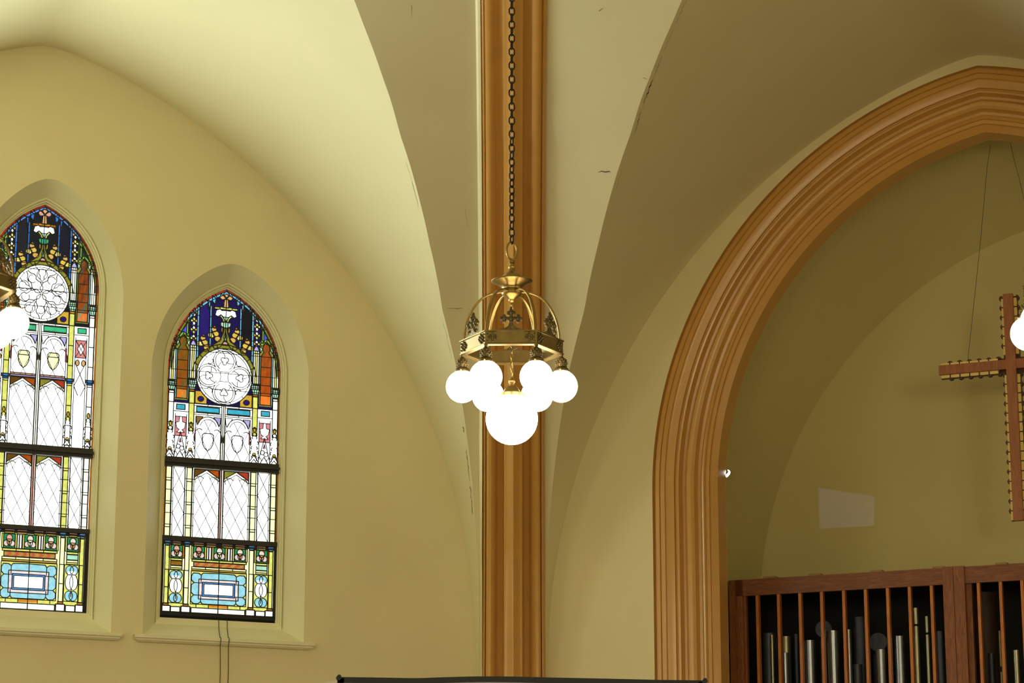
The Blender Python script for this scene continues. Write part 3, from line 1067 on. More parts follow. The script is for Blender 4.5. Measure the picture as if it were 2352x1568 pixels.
def bottom(g, v0, v1, kind):
    UU, VV = g.UU, g.VV
    A = kind == 'A'
    s = (v1 - v0) / 178.0
    Y = lambda r: v0 + r * s
    g.fill((VV > v0), 'cream')
    g.fill((VV > v0) & (VV <= Y(8)), (20, 18, 20))
    for cu in (73.5, 118):
        g.srect(cu - 7, cu + 7, Y(0), Y(5), (60, 130, 200), 2.2)
        g.srect(cu - 5, cu + 5, Y(7), Y(11), (90, 160, 205), 1.8)
        g.srect(cu - 5, cu + 5, Y(12), Y(152), 'cream' if cu < 100 else 'yellow', 1.7)
    for a, b in ((8, 30), (36, 58), (88, 106)):
        g.srect(a, b, Y(1), Y(3), 'pink', 1)
        g.srect(a, b, Y(6), Y(9), 'gold', 1.2)
    # trefoil squares
    for cu in (-97, -47, 0, 47, 97):
        g.rect(cu - 13, cu + 13, Y(10), Y(41), 'green', 1.8)
        g.ell(cu, Y(19), 7, 8, 'pink' if cu < 0 else (250, 225, 215), 1.6, 14)
        g.ell(cu - 6.5, Y(31), 6.5, 7, (245, 215, 215), 1.6, 14)
        g.ell(cu + 6.5, Y(31), 6.5, 7, (245, 215, 215), 1.6, 14)
        g.poly([(cu - 6, Y(22)), (cu + 6, Y(22)), (cu + 4, Y(32)), (cu, Y(38)), (cu - 4, Y(32))], 'peach' if cu else 'cream', 1.5)
        g.rect(cu - 17, cu - 13, Y(10), Y(41), 'yellow', 1.4)
        g.rect(cu + 13, cu + 17, Y(10), Y(41), 'orange' if abs(cu) > 60 else 'yellow', 1.4)
    g.srect(19, 24, Y(11), Y(41), (252, 236, 236), 1.5)
    g.srect(25, 29, Y(11), Y(41), 'pale', 1.5)
    for a, b in ((4, 62), (84, 110)):
        g.srect(a if a > 4 else 0, b, Y(42), Y(47), 'yellow', 1.6)
        g.srect(a if a > 4 else 0, b, Y(60), Y(65), 'cream', 1.6)
        g.srect(a if a > 4 else 0, b, Y(65), Y(69), 'gold' if a == 4 else 'yellow', 1.4)
    for u in (31, 62):
        g.sline([(u, Y(42)), (u, Y(47))], 1.5)
        g.sline([(u, Y(60)), (u, Y(65))], 1.5)
    st = np.clip(.5 + .5 * np.sin(UU * .35 + np.sin(VV * .3) * 1.5), 0, 1)[..., None]
    im = np.array(g.col((205, 90, 60))) * st + np.array(g.col((200, 150, 70))) * (1 - st)
    mk = (np.abs(UU) < 58) & (VV > Y(48)) & (VV < Y(59))
    g.img[mk] = im[mk]
    g.rect(-58, 58, Y(48), Y(59), None, 1.6) if False else g.line([(-58, Y(48)), (58, Y(48)), (58, Y(59)), (-58, Y(59)), (-58, Y(48))], 1.7)
    g.rect(-110, -84, Y(48), Y(59), 'pbrown' if not A else (235, 200, 150), 1.6, .4)
    g.rect(84, 110, Y(48), Y(59), 'mint', 1.6, .2)
    # cartouche
    g.rect(-63, 63, Y(70), Y(150), 'yellow', 1.5)
    P = [(0, 73), (36, 74), (40, 79), (46, 75), (58, 75), (62, 82), (62, 92), (56, 98), (62, 104), (62, 122), (56, 128), (62, 134), (62, 144), (56, 149), (46, 149), (40, 144), (36, 149), (0, 149)]
    P = [(u, Y(r)) for u, r in P]
    Q = P + [(-u, v) for u, v in P[::-1]]
    g.poly(Q, 'aqua', 1.8)
    g.srect(0, 45, Y(89), Y(137), (250, 232, 240), 1.7)
    g.srect(0, 37, Y(96), Y(130), (95, 165, 245), 1.7)
    g.srect(0, 33, Y(100), Y(126), 'white', 1.6)
    for (a, b) in (((40, 79), (40, 144)),):
        g.sline([(40, Y(79)), (40, Y(96))], 1.5)
        g.sline([(40, Y(130)), (40, Y(144))], 1.5)
        g.sline([(56, Y(98)), (37, Y(98))], 1.5)
        g.sline([(56, Y(128)), (37, Y(128))], 1.5)
    g.line([(0, Y(42)), (0, Y(96))], 1.6)
    g.line([(0, Y(130)), (0, Y(172))], 1.5)
    # side cartouches
    for sg in (-1, 1):
        cu = sg * 97
        g.rect(cu - 17, cu + 17, Y(70), Y(150), 'yellow', 1.5)
        for (r, h) in ((82, 10), (108, 17), (138, 11)):
            g.ell(cu - 5, Y(r), 9, h * s, 'aqua' if r != 108 else 'pale', 1.4, 16)
            g.ell(cu + 5, Y(r), 9, h * s, 'aqua' if r != 108 else 'pale', 1.4, 16)
        g.fill((np.abs(UU - cu) < 8) & (VV > Y(84)) & (VV < Y(124)), 'white')
        g.line([(cu, Y(124)), (cu, Y(140))], 1.3)
    for cu in (73.5, 118):
        for r in (70, 112):
            g.sline([(cu - 5, Y(r)), (cu + 5, Y(r))], 1.7)
    # bottom row
    g.fill((VV > Y(150)) & (VV < Y(158)), 'yellow')
    g.fill((VV > Y(150)) & (VV < Y(156)) & (np.abs(UU) < 22), 'orange')
    for cu in (73.5, 118):
        g.srect(cu - 6, cu + 6, Y(151), Y(156), 'orange', 1.5)
        g.srect(cu - 10, cu + 8 if cu > 100 else cu + 10, Y(157), Y(172), (252, 240, 252), 2.2)
    g.srect(86, 107, Y(159), Y(172), 'pale', 2.0)
    g.srect(0, 61, Y(159), Y(172), 'pale', 2.0)
    for u in (22, 50):
        g.line([(-u, Y(150)), (-u, Y(157))], 1.4)
        g.line([(u, Y(150)), (u, Y(157))], 1.4)
    # dark putty and iron round the bottom light
    for u in (125.5,):
        g.fill((np.abs(UU) > u) & (VV > v0), (14, 14, 12))
        g.sline([(129, v0), (129, v1)], 7.5)
    g.fill(g.VV > v1 - 7, (14, 14, 12))
    g.line([(-132, v1 - 3), (132, v1 - 3)], 8.5)

def border(g, vlow, kind):
    """red and blue strips that follow the edge of the light"""
    A = kind == 'A'
    d = g.inside(g.UU, g.VV) / g.w['k']
    zsp = g.w['spring']
    up = g.z(g.VV) > zsp - .0
    rel = (g.VV - g.V0)
    g.fill((d < 5) & up, 'red' if not A else (170, 40, 30), .3)
    g.fill((d >= 5) & (d < 10.5) & up & (rel < 75), 'lblue' if not A else (90, 150, 240))
    g.fill((d >= 5) & (d < 10.5) & up & (rel >= 75), (125, 140, 45), .3)
    g.fill((d < 4) & ~up & (g.VV < vlow), (190, 110, 30), .5)
    # lead lines along the arch
    for off, wd in ((5.0, 1.6), (10.5, 1.6)):
        k = g.w['k']
        R = g.R - off * k
        cx = g.w['w'] - g.R
        a1 = math.acos(min(1, max(-1, -cx / R)))
        pts = []
        for i in range(30):
            a = a1 * i / 29
            u = (cx + R * math.cos(a)) / k
            z = zsp + R * math.sin(a)
            v = float(np.interp(z, g.w['zt'][::-1], g.w['vt'][::-1]))
            pts.append((u, v))
        g.sline(pts, wd)
        if off > 6:
            for i in range(2, 29, 3):
                u, v = pts[i]
                g.sline([(u, v), (u + 9 * math.cos(a1 * i / 29), v - 9 * math.sin(a1 * i / 29))], 1.4)
    g.sline([(127.5, float(np.interp(zsp, g.w['zt'][::-1], g.w['vt'][::-1]))), (127.5, vlow)], 1.5)

def iron_bar(parent, w, va, vb, g):
    mb = MB()
    z0, z1 = float(g.z(vb)), float(g.z(va))
    h = z1 - z0
    mb.wbox('L', w['uc'] - w['w'] + .002, w['uc'] + w['w'] - .002, z0, z1, WOFF - .03, WOFF + .018)
    if h > .06:
        mb.wbox('L', w['uc'] - w['w'] + .002, w['uc'] + w['w'] - .002, z0 + h * .35, z0 + h * .62, WOFF + .018, WOFF + .05)
        mb.wbox('L', w['uc'] - w['w'] + .002, w['uc'] + w['w'] - .002, z0, z0 + h * .12, WOFF + .018, WOFF + .03)
    return mb.build('iron_bar', M['iron'], parent)

def make_window(w):
    kind = w['kind']
    nm = {'A': 'tall stained glass lancet window at the left edge', 'B': 'shorter stained glass lancet window beside the taller one'}[kind]
    root = empty('window_%d' % w['n'], W('L', w['uc'], OUTB, 0), nm, None, kind='structure')
    bpy.context.view_layer.update()
    g = Glass(w)
    if kind == 'B':
        Vc = 865
        vb, bars, low = 932, ((1057, 1079), (1237, 1248)), (1079, 1238, 1248)
    else:
        Vc = 673
        vb, bars, low = 741, ((1021, 1043), (1207, 1217)), (1043, 1208, 1217)
    top_section(g, Vc, kind)
    band_and_arches(g, vb, bars[0][0], kind)
    diamonds(g, low[0], low[1])
    bottom(g, low[2], w['V'][1], kind)
    border(g, low[2], kind)
    # saddle bars across the head
    for v in (Vc - 54, Vc - 8, Vc + 30):
        g.line([(-130, v), (130, v)], 1.1)
    # uneven density of hand-made glass
    q = g.rng.random(6) * 6
    un = 1 + .10 * np.sin(g.UU * .19 + g.VV * .11 + q[0]) * np.sin(g.VV * .23 - g.UU * .07 + q[1]) + .07 * np.sin(g.UU * .6 + q[2]) * np.sin(g.VV * .5 + q[3])
    wm = 1 + .05 * np.sin(g.UU * .3 + g.VV * .17 + q[4])
    g.img *= un[..., None] * np.stack([wm, np.ones_like(wm), 2 - wm], -1)
    g.finish(root, 'coloured glass pieces held in lead')
    iron_bar(root, w, bars[0][0], bars[0][1], g)
    iron_bar(root, w, bars[1][0], bars[1][1], g)
    # splayed plaster reveal
    N = 24
    outer = pointed(w['ow'], w['ospring'], w['oapex'] + .012, N, w['uc'], OUTB, 10)
    fr = 0.045
    inner = pointed(w['w'] + fr, w['spring'], w['apex'] + fr * 1.15, N, w['uc'], w['bot'] - 0.05)
    rows = []
    for t in range(7):
        k = t / 6
        rows.append([W('L', a[0] + (b[0] - a[0]) * k, a[1] + (b[1] - a[1]) * k, (WOFF + .035) * k) for a, b in zip(outer, inner)])
    o = MB().grid(rows).build('reveal', M['sill'], root, smooth=30)
    # moulded frame: two little steps down to the glass
    rows = []
    for f, of in ((fr, .035), (fr, .055), (fr - .008, .062), (fr - .018, .056), (fr - .020, .035), (fr - .034, .032), (fr - .036, .012), (fr - .046, .010), (fr - .047, -.03)):
        L = pointed(w['w'] + f, w['spring'], w['apex'] + f * 1.15, N, w['uc'], w['bot'] - f)
        rows.append([W('L', u, z, WOFF + of) for u, z in L])
    mb = MB().grid(rows)
    # foot of the frame
    mb.wbox('L', w['uc'] - w['w'] - fr, w['uc'] + w['w'] + fr, w['bot'] - .06, w['bot'] + .002, WOFF - .03, WOFF + .03)
    mb.wbox('L', w['uc'] - w['w'] - fr, w['uc'] + w['w'] + fr, w['bot'] - .06, w['bot'] - .022, WOFF + .03, WOFF + .05)
    mb.build('window_frame', M['sill'], root, smooth=30)
    # sloping sill and its nosing
    mb = MB()
    ua, ub = w['uc'] - w['w'] - fr, w['uc'] + w['w'] + fr
    oa, ob = w['uc'] - w['ow'], w['uc'] + w['ow']
    rows = []
    for t in range(7):
        k = t / 6
        A_ = oa + (ua - oa) * k
        B_ = ob + (ub - ob) * k
        z = OUTB + (w['bot'] - .05 - OUTB) * k
        rows.append([W('L', A_ - .012 + (B_ - A_ + .024) * j / 8, z + .001, (WOFF + .035) * k) for j in range(9)])
    mb.grid(rows)
    ex = .085
    prof = [(0, .0, 0), (.065, .0, 0), (.065, -.028, 0), (.05, -.034, .012), (.05, -.046, .012), (.03, -.062, .03), (.0, -.066, .05)]
    rows = [[W('L', oa - ex + q, OUTB + z, o), W('L', ob + ex - q, OUTB + z, o)] for o, z, q in prof]
    mb.grid(rows)
    for sgn in (0, 1):
        vs_ = [W('L', (oa - ex + q) if sgn == 0 else (ob + ex - q), OUTB + z, o) for o, z, q in prof]
        mb.add(vs_, [tuple(range(len(vs_)))])
    mb.build('window_sill', M['sill'], root, smooth=30)
    # a thin portal tells the renderer where daylight comes in
    a, n = basis('L')
    c = W('L', w['uc'], (w['bot'] + w['apex']) / 2, WOFF - .16)
    area_light('window_daylight_portal', c, (c[0] + n[0], c[1] + n[1], c[2]), 2 * w['w'] + .1, w['apex'] - w['bot'] + .1, 1, (1, 1, 1), portal=True)

for w in WIN:
    make_window(w)
# the third window of this bay lies outside the frame; its daylight comes in here
_a, _n = basis('L')
c = W('L', 6.42, 6.2, 0.05)
area_light('daylight_third_window', c, (c[0] + _n[0], c[1] + _n[1], c[2]), 1.1, 2.9, 480, (0.87, 1.0, 0.92))

# two cables that hang out of the shorter window
def cable(name, pts, r, lab, cat, grp=None, mat='cable'):
    return tag(MB().tube(pts, r, 6).build(name, M[mat], smooth=60), lab, cat, grp)
for xs, lab in (((502.5, 504, 507, 506), 'thin black cable over the window sill, the left one'), ((522, 524.5, 526, 524.5), 'thin black cable over the window sill, the right one')):
    ys = (1424, 1440, 1484, 1568)
    u0, _ = survey(xs[0], ys[0], 'L', WOFF + .05)
    u1, z1 = survey(xs[2], 1475, 'L', .07)
    w = WIN[1]
    u2, _ = survey(xs[3], 1540, 'L', .008)
    P = [W('L', u0, w['bot'] + .01, WOFF + .035), W('L', u0, w['bot'] - .02, WOFF + .055), W('L', u0 + (u1 - u0) * .03, w['bot'] - .05, WOFF + .06)]
    P += [W('L', u0 + (u1 - u0) * .2, OUTB + .102, -.125), W('L', u0 + (u1 - u0) * .38, OUTB + .068, -.08), W('L', u0 + (u1 - u0) * .67, OUTB + .014, -.01), W('L', u1, OUTB + .006, .066), W('L', u1, OUTB - .012, .073), W('L', u1, OUTB - .07, .055), W('L', (u1 + u2) / 2, OUTB - .14, .03), W('L', u2, OUTB - .28, .01), W('L', u2 + .002, 3.6, .006), W('L', u2, 2.6, .006)]
    cable('cable', P, .0032, lab, 'cable')

# ------------------------------------------------------------------ chandeliers
PX = 0.002965        # one photo pixel at the chandelier
def chandelier():
    root = empty('chandelier', (0, 0, 0))
    R = 0.348
    H = 0.098
    cor = [(R * math.cos(PI / 3 * k), R * math.sin(PI / 3 * k)) for k in range(6)]
    def hexrow(r, z):
        return [(r / R * x, r / R * y, z) for x, y in cor]
    # ring: bottom plane at z = 0
    mb = MB()
    prof = [(R + .006, 0), (R + .008, .006), (R, .011), (R, H - .012), (R + .008, H - .008), (R + .008, H), (R - .012, H), (R - .012, .012), (R - .045, .010), (R - .045, 0.0), (R + .006, 0)]
    mb.grid([hexrow(r, z) for r, z in prof], True)
    ring = mb.build('ring_band', M['brass'], root)
    ring.data.materials[0] = M['brass_band']
    # rosettes beside every corner
    for k in range(6):
        mb = MB()
        a = Vector((*cor[k], 0))
        for q in (-1, 1):
            mb = MB()
            b = Vector((*cor[(k + q) % 6], 0))
            d = (b - a).normalized()
            out = (a + b).normalized()
            c = a + d * .052 + out * .004 + Vector((0, 0, H * .5))
            up = Vector((0, 0, 1))
            for du, dv, r in ((0, 0, .010), (.015, .012, .010), (-.015, .012, .010), (.015, -.012, .010), (-.015, -.012, .010), (0, .027, .009), (0, -.027, .009), (-.03, 0, .009), (.026, 0, .008), (-.036, .024, .007), (-.036, -.024, .007)):
                p = c + d * du + up * dv
                mb.ball(tuple(p), r, 8, sc=(.9, .9, .9))
            mb.build('corner_ornament', M['brass_dark'], root, smooth=60)
    # crestings in the middle of each side
    for k in range(6):
        mb = MB()
        a = Vector((*cor[k], 0))
        b = Vector((*cor[(k + 1) % 6], 0))
        m = (a + b) / 2 * .985
        d = (b - a).normalized()
        out = m.normalized()
        def fn(s, t, dep):
            p = m + d * s + out * dep + Vector((0, 0, H + t))
            return tuple(p)
        base = [(-.085, 0), (-.07, .008), (-.04, .014), (-.02, .028), (-.012, .05), (-.012, .075), (.012, .075), (.012, .05), (.02, .028), (.04, .014), (.07, .008), (.085, 0)]
        mb.prism(base, fn, -.008, .008)
        for (s, t) in ((0, .078), (-.047, .078), (.047, .078), (0, .118)):
            for (ds, dt) in ((.017, .0), (-.017, 0), (0, .017), (0, -.017)):
                mb.ball(fn(s + ds, t + dt, .004), .0145, 8)
            mb.ball(fn(s, t, .012), .014, 8)
        mb.ball(fn(0, .148, 0), .010, 8, sc=(1, 1, 1.5))
        mb.build('cresting', M['brass_dark'], root, smooth=60)
    # six bowed arms from the corners to the hub
    for k in range(6):
        ang = PI / 3 * k
        rs_ = .325
        P = []
        for i in range(19):
            t = PI / 2 * i / 18
            r = .055 + (rs_ - .055) * math.cos(t) ** .82
            z = H - .02 + .36 * math.sin(t) ** 1.0
            P.append((r, z))
        P = [(rs_, .02)] + P
        mb = MB()
        rows = []
        for i, (r, z) in enumerate(P):
            j0, j1 = max(i - 1, 0), min(i + 1, len(P) - 1)
            tr, tz = P[j1][0] - P[j0][0], P[j1][1] - P[j0][1]
            L = math.hypot(tr, tz) or 1
            nr, nz = tz / L, -tr / L
            row = []
            for (a, b) in ((-1, -.35), (-.6, -.7), (.6, -.7), (1, -.35), (1, .35), (.5, .9), (-.5, .9), (-1, .35)):
                rr = r + nr * b * .0095
                zz = z + nz * b * .0095
                s = a * .0115
                row.append((rr * math.cos(ang) - s * math.sin(ang), rr * math.sin(ang) + s * math.cos(ang), zz))
            rows.append(row)
        mb.grid(rows, True)
        mb.build('arm', M['brass'], root, smooth=40)
    # hub: stem, canopy dish and lower cup
    z0 = .435
    mb = MB()
    prof = [(0.0, -.075), (.010, -.07), (.020, -.06), (.022, -.048), (.030, -.04), (.060, -.022), (.070, -.008), (.072, .0), (.060, .004), (.058, .018), (.066, .022), (.066, .028), (.070, .036),
            (.080, .047), (.100, .060), (.125, .071), (.139, .078), (.142, .083), (.136, .087), (.10, .090), (.078, .094), (.070, .112), (.056, .128), (.038, .140), (.024, .154), (.020, .170), (.024, .178), (.024, .184), (.015, .19), (.014, .205), (.020, .212), (.020, .222), (.013, .232), (0, .236)]
    mb.lathe(prof, (0, 0, z0), 28)
    mb.build('hub', M['brass'], root, smooth=35)
    # oval loop
    lz = z0 + .236 + .062
    mb = MB()
    mb.tube([(.040 * math.cos(t) * math.cos(.5), .040 * math.cos(t) * math.sin(.5), lz + .062 * math.sin(t)) for t in [2 * PI * i / 28 for i in range(28)]], .0072, 8, True)
    mb.build('top_loop', M['brass'], root, smooth=60)
    # long iron chain to the vault
    mb = MB()
    z = lz + .062 + .018
    top = TOP - RINGZ
    i = 0
    pitch = .0505
    while z < top:
        tw = .15 * math.sin(i * .25) + (0 if i % 2 else PI / 2) + .55
        if z > 1.6:
            tw = (0 if i % 2 else PI / 2) + .25
        ca, sa = math.cos(tw), math.sin(tw)
        pts = []
        for q in range(14):
            t = 2 * PI * q / 14
            x = .0185 * math.cos(t)
            zz = .0315 * math.sin(t)
            if abs(math.sin(t)) < .75:
                x = math.copysign(.0185, math.cos(t))
            pts.append((x * ca, x * sa, z + zz))
        mb.tube(pts, .0058, 6, True)
        z += pitch
        i += 1
    mb.build('chain', M['bronze'], root, smooth=60)
    # lamp holders and globes at the corners
    GR = .1105
    for k in range(6):
        ang = PI / 3 * k
        cx, cy = .336 * math.cos(ang), .336 * math.sin(ang)
        mb = MB()
        prof = [(0, .012), (.012, .01), (.014, -.004), (.011, -.014), (.018, -.022), (.030, -.034), (.036, -.052), (.037, -.070), (.032, -.086), (.034, -.09), (.046, -.098), (.052, -.108), (.052, -.120), (.047, -.122), (.0, -.122)]
        mb.lathe(prof, (cx, cy, 0), 18)
        # pierced leaf work on the bulb
        for r_ in range(4):
            for c_ in range(9):
                t = 2 * PI * (c_ + .5 * (r_ % 2)) / 9
                zz = -.038 - r_ * .014
                rad = (.032, .037, .038, .035)[r_]
                mb.ball((cx + rad * math.cos(t), cy + rad * math.sin(t), zz), .006, 6)
        h = mb.build('lamp_holder', M['brass_dark'], root, smooth=40)
        # little thumbscrews
        for q in range(3):
            mb = MB()
            t = 2 * PI * q / 3 + .4
            mb.ball((cx + .058 * math.cos(t), cy + .058 * math.sin(t), -.113), .006, 6)
            mb.tube([(cx + .045 * math.cos(t), cy + .045 * math.sin(t), -.113), (cx + .06 * math.cos(t), cy + .06 * math.sin(t), -.113)], .003, 5)
            mb.build('thumbscrew', M['brass'], h)
        gm = MB()
        gm.ball((cx, cy, -.122 - GR + .012), GR, 32)
        tag(gm.build('globe', M['globe'], h, smooth=80), 'lit white glass globe')
    # centre pendant
    mb = MB()
    z = z0 - .08
    i = 0
    mb.ball((0, 0, z0 - .085), .012, 10)
    zb = -.165
    while z > zb:
        tw = (0 if i % 2 else PI / 2) + .4
        ca, sa = math.cos(tw), math.sin(tw)
        pts = []
        for q in range(12):
            t = 2 * PI * q / 12
            pts.append((.009 * math.cos(t) * ca, .009 * math.cos(t) * sa, z + .024 * math.sin(t)))
        mb.tube(pts, .003, 5, True)
        z -= .040
        i += 1
    mb.build('pendant_chain', M['brass'], root, smooth=60)
    zg = -.445
    BR = .176
    mb = MB()
    zt = zg + BR - .012
    prof = [(0, .128), (.008, .126), (.010, .112), (.013, .104), (.022, .098), (.022, .088), (.013, .080), (.015, .070), (.030, .062), (.046, .044), (.058, .022), (.062, .014), (.085, .010), (.092, .006), (.094, -.022), (.088, -.024), (.080, 0.0)]
    mb.lathe(prof, (0, 0, zt), 28)
    hub = mb.build('pendant_holder', M['brass'], root, smooth=35)
    for q in range(8):
        mb = MB()
        t = 2 * PI * q / 8 + .2
        for (rad, zz, r) in ((.096, -.03, .004), (.104, -.045, .007), (.112, -.058, .005)):
            mb.ball((rad * math.cos(t), rad * math.sin(t), zt + zz), r, 6)
        for sg in (-1, 1):
            mb.ball((.104 * math.cos(t + sg * .13), .104 * math.sin(t + sg * .13), zt - .045), .005, 6)
        mb.tube([(.092 * math.cos(t), .092 * math.sin(t), zt - .015), (.104 * math.cos(t), .104 * math.sin(t), zt - .045), (.112 * math.cos(t), .112 * math.sin(t), zt - .058)], .002, 5)
        mb.build('drop_ornament', M['brass'], hub, smooth=60)
    gm = MB()
    gm.ball((0, 0, zg), BR, 40)
    tag(gm.build('large_globe', M['globe'], hub, smooth=80), 'large lit white glass globe')
    return root

M['brass_band'] = material('olive_brass_band', (0.23, 0.165, 0.055), 0.42, 0.85, var=0.12, scale=14)

CHY = 17.0
cx, _, gz = survey_y(1175.5, 887.0, CHY)
RINGZ = gz + 0.220
def copy_tree(o, parent=None):
    c = o.copy()
    COL.objects.link(c)
    c.parent = parent
    for ch in list(o.children):
        copy_tree(ch, c)
    return c

ch = chandelier()
tag(ch, 'brass chandelier with seven lit globes hanging in front of the corner rib', 'chandelier', 'brass globe chandeliers')
ch.location = (cx, CHY, RINGZ)
ch.rotation_euler = (0, 0, math.radians(-1.0))
# left neighbour, mostly outside the frame
c2 = copy_tree(ch)
p = survey_y(29.5, 741.0, CHY)
c2.location = (p[0] - .336, CHY, p[2] + .220)
c2.rotation_euler = (0, 0, 0)
tag(c2, 'brass chandelier cut off by the left edge, in front of the taller window', 'chandelier', 'brass globe chandeliers')
c3 = copy_tree(ch)
p = survey_y(2372.5, 751.0, 15.8)
c3.location = (p[0] + .336 * math.cos(PI / 6), 15.8, p[2] + .220)
c3.rotation_euler = (0, 0, math.radians(30))
tag(c3, 'chandelier cut off by the right edge, only its globes showing beside the cross', 'chandelier', 'brass globe chandeliers')

# ------------------------------------------------------------------ organ case in the niche
OC = -1.0
case = empty('organ_case', W('R', 3.0, 0.0, OC), 'slatted dark wood organ case standing in the arched niche', 'organ case')
bpy.context.view_layer.update()
ZT, ZB = 5.22, 5.065
UL = 1.815
UR = 2 * AXIS - UL
mb = MB()
mb.wbox('R', UL, 3.869, ZB, ZT, OC - .05, OC)
mb.build('top_rail', M['wood'], case)
mb = MB()
mb.wbox('R', 4.062, 2 * AXIS - UL, ZB, ZT, OC - .05, OC)
mb.build('top_rail', M['wood'], case)
for a, b in ((UL, 1.875), (1.875, 1.945), (3.865, 3.962), (3.966, 4.066), (2 * AXIS - 4.066, 2 * AXIS - 3.966), (UR - .15, UR)):
    mb = MB()
    d = .0 if a == 1.875 else .015
    mb.wbox('R', a, b, 0.0, ZT + .005 if a > 3 else ZT - .004, OC - .06, OC + (.018 if a > 3 else d))
    mb.build('post', M['wood_v'], case)
mb = MB()
mb.wbox('R', UL, UR, 2.6, 2.8, OC - .05, OC - .002)
mb.build('lower_rail', M['wood'], case)
slx = [1739.5, 1788.5, 1838, 1888, 1939, 1989.5, 2040.5, 2091, 2142, 2250.5, 2301.5, 2351.5]
for i, x in enumerate(slx):
    u, _ = survey(x, 1450, 'R', OC)
    mb = MB()
    mb.wbox('R', u - .0135, u + .0135, 2.8, ZB + .002, OC - .075, OC - .012)
    mb.build('slat', M['slat'], case)
u, _ = survey(1711, 1450, 'R', OC)
MB().wbox('R', u - .012, u + .012, 2.8, ZB, OC - .075, OC - .02).build('slat', M['wood_v'], case)
u, _ = survey(2227, 1450, 'R', OC)
MB().wbox('R', u - .025, u + .025, 2.8, ZB, OC - .12, OC - .045).build('slat', M['wood_v'], case)
for k in range(1, 10):
    uu = 4.62 + .19 * k
    MB().wbox('R', uu - .0135, uu + .0135, 2.8, ZB, OC - .075, OC - .012).build('slat', M['slat'], case)
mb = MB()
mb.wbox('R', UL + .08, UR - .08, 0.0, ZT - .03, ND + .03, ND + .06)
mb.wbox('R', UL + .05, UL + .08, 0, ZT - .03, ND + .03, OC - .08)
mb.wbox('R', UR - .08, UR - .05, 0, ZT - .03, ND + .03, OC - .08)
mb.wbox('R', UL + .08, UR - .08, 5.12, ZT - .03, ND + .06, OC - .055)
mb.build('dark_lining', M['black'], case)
for x0, x1 in ((1749, 1778), (1854, 1882), (1995, 2023), (2139, 2167), (2284, 2311)):
    u0, _ = survey(x0, 1310, 'R', OC)
    u1, _ = survey(x1, 1310, 'R', OC)
    MB().wbox('R', u0, u1, ZT - .028, ZT + .024, OC - .55, OC - .045).build('joist_end', M['pale_wood'], case)

# organ pipes behind the slats
def pipe(x, ytop, r, back, mat, lab, style='open', x2=None):
    off = OC - back
    u, z = survey(x, ytop, 'R', off)
    base = W('R', u, 2.2, off)
    root = empty('organ_pipe', base, lab, 'organ pipe', 'organ pipes behind the slats')
    h = z - 2.2
    mb = MB()
    if style == 'open':
        prof = [(.0, 0), (.02, 0), (r, .45), (r, h), (r * .9, h), (r * .88, h - .05), (0, h - .06)]
    elif style == 'cone':
        prof = [(.0, 0), (.02, 0), (r * .7, .45), (r, h - .02), (r * 1.02, h), (r * .9, h), (0, h - .05)]
    elif style == 'chimney':
        prof = [(.0, 0), (.02, 0), (r, .45), (r, h - .17), (0, h - .17)]
    elif style == 'disc':
        prof = [(.0, 0), (.02, 0), (r * .8, .45), (r * .8, h - .22), (0, h - .2)]
    else:
        prof = [(.0, 0), (.02, 0), (r, .45), (r, h - .01), (r * .7, h), (0, h)]
    b = mb.lathe(prof, base, 20).build('pipe_body', M[mat], root, smooth=40)
    if style == 'chimney':
        MB().lathe([(0, h - .17), (r * .6, h - .17), (r * .6, h - .15), (0, h - .15)], base, 16).build('pipe_neck', M['black'], root)
        MB().lathe([(0, h - .15), (r, h - .15), (r, h), (r * .9, h), (0, h - .01)], base, 20).build('tuning_sleeve', M[mat], root, smooth=40)
    if style == 'disc':
        # round tuning flap standing on edge
        a, n = basis('R')
        c = np.array(base) + np.array([0, 0, h - .1])
        mb = MB()
        P = [(math.cos(2 * PI * i / 24) * r * 1.25, math.sin(2 * PI * i / 24) * r * 1.25) for i in range(24)]
        def fn(s, t, dep):
            return tuple(c + a * s + np.array([0, 0, 1.0]) * t + n * dep)
        mb.prism(P, fn, -.004, .004)
        mb.add([fn(-.004, -.14, -.003), fn(.004, -.14, -.003), fn(.004, 0, -.003), fn(-.004, 0, -.003)], [(0, 1, 2, 3)])
        mb.build('tuning_disc', M[mat], root)
    if style == 'mouth':
        a, n = basis('R')
        c = np.array(base) + np.array([0, 0, h - .35])
        MB().box(tuple(c + n * r * .8), (r * 1.1, r * .5, .05), Matrix.Rotation(ANG * -1, 3, 'Z')).build('pipe_mouth', M['black'], root)
    return root

pipe(1767, 1455, .078, .24, 'pipe_dark', 'wide dark pipe behind the first gap of slats, topmost rim darkened', 'open')
pipe(1773, 1458, .016, .14, 'pipe_warm', 'thin pale pipe in front of the wide dark one, far left', 'open')
pipe(1804, 1462, .050, .30, 'pipe_warm', 'dull olive pipe behind the second slat gap', 'open')
pipe(1803, 1499, .036, .16, 'pipe', 'short grey pipe standing before the dull olive one', 'open')
pipe(1828, 1456, .030, .40, 'pipe_dark', 'dark narrow pipe left of the third slat', 'open')
pipe(1860, 1471, .052, .22, 'pipe', 'grey pipe with one bright streak in the third gap', 'cone')
pipe(1891, 1420, .064, .42, 'pipe_dark', 'bluish pipe with a round disc on top, crossed by the fourth slat', 'disc')
pipe(1913, 1449, .062, .20, 'pipe', 'tall silver pipe just right of the fourth slat', 'cone')
pipe(1948, 1446, .030, .13, 'pipe', 'silver pipe half hidden by the fifth slat', 'cone')
pipe(1974, 1418, .070, .44, 'pipe_dark', 'wide blue-grey pipe in the sixth gap', 'open')
pipe(1969, 1526, .048, .19, 'pipe_dark', 'short blue pipe at the bottom of the sixth gap', 'open')
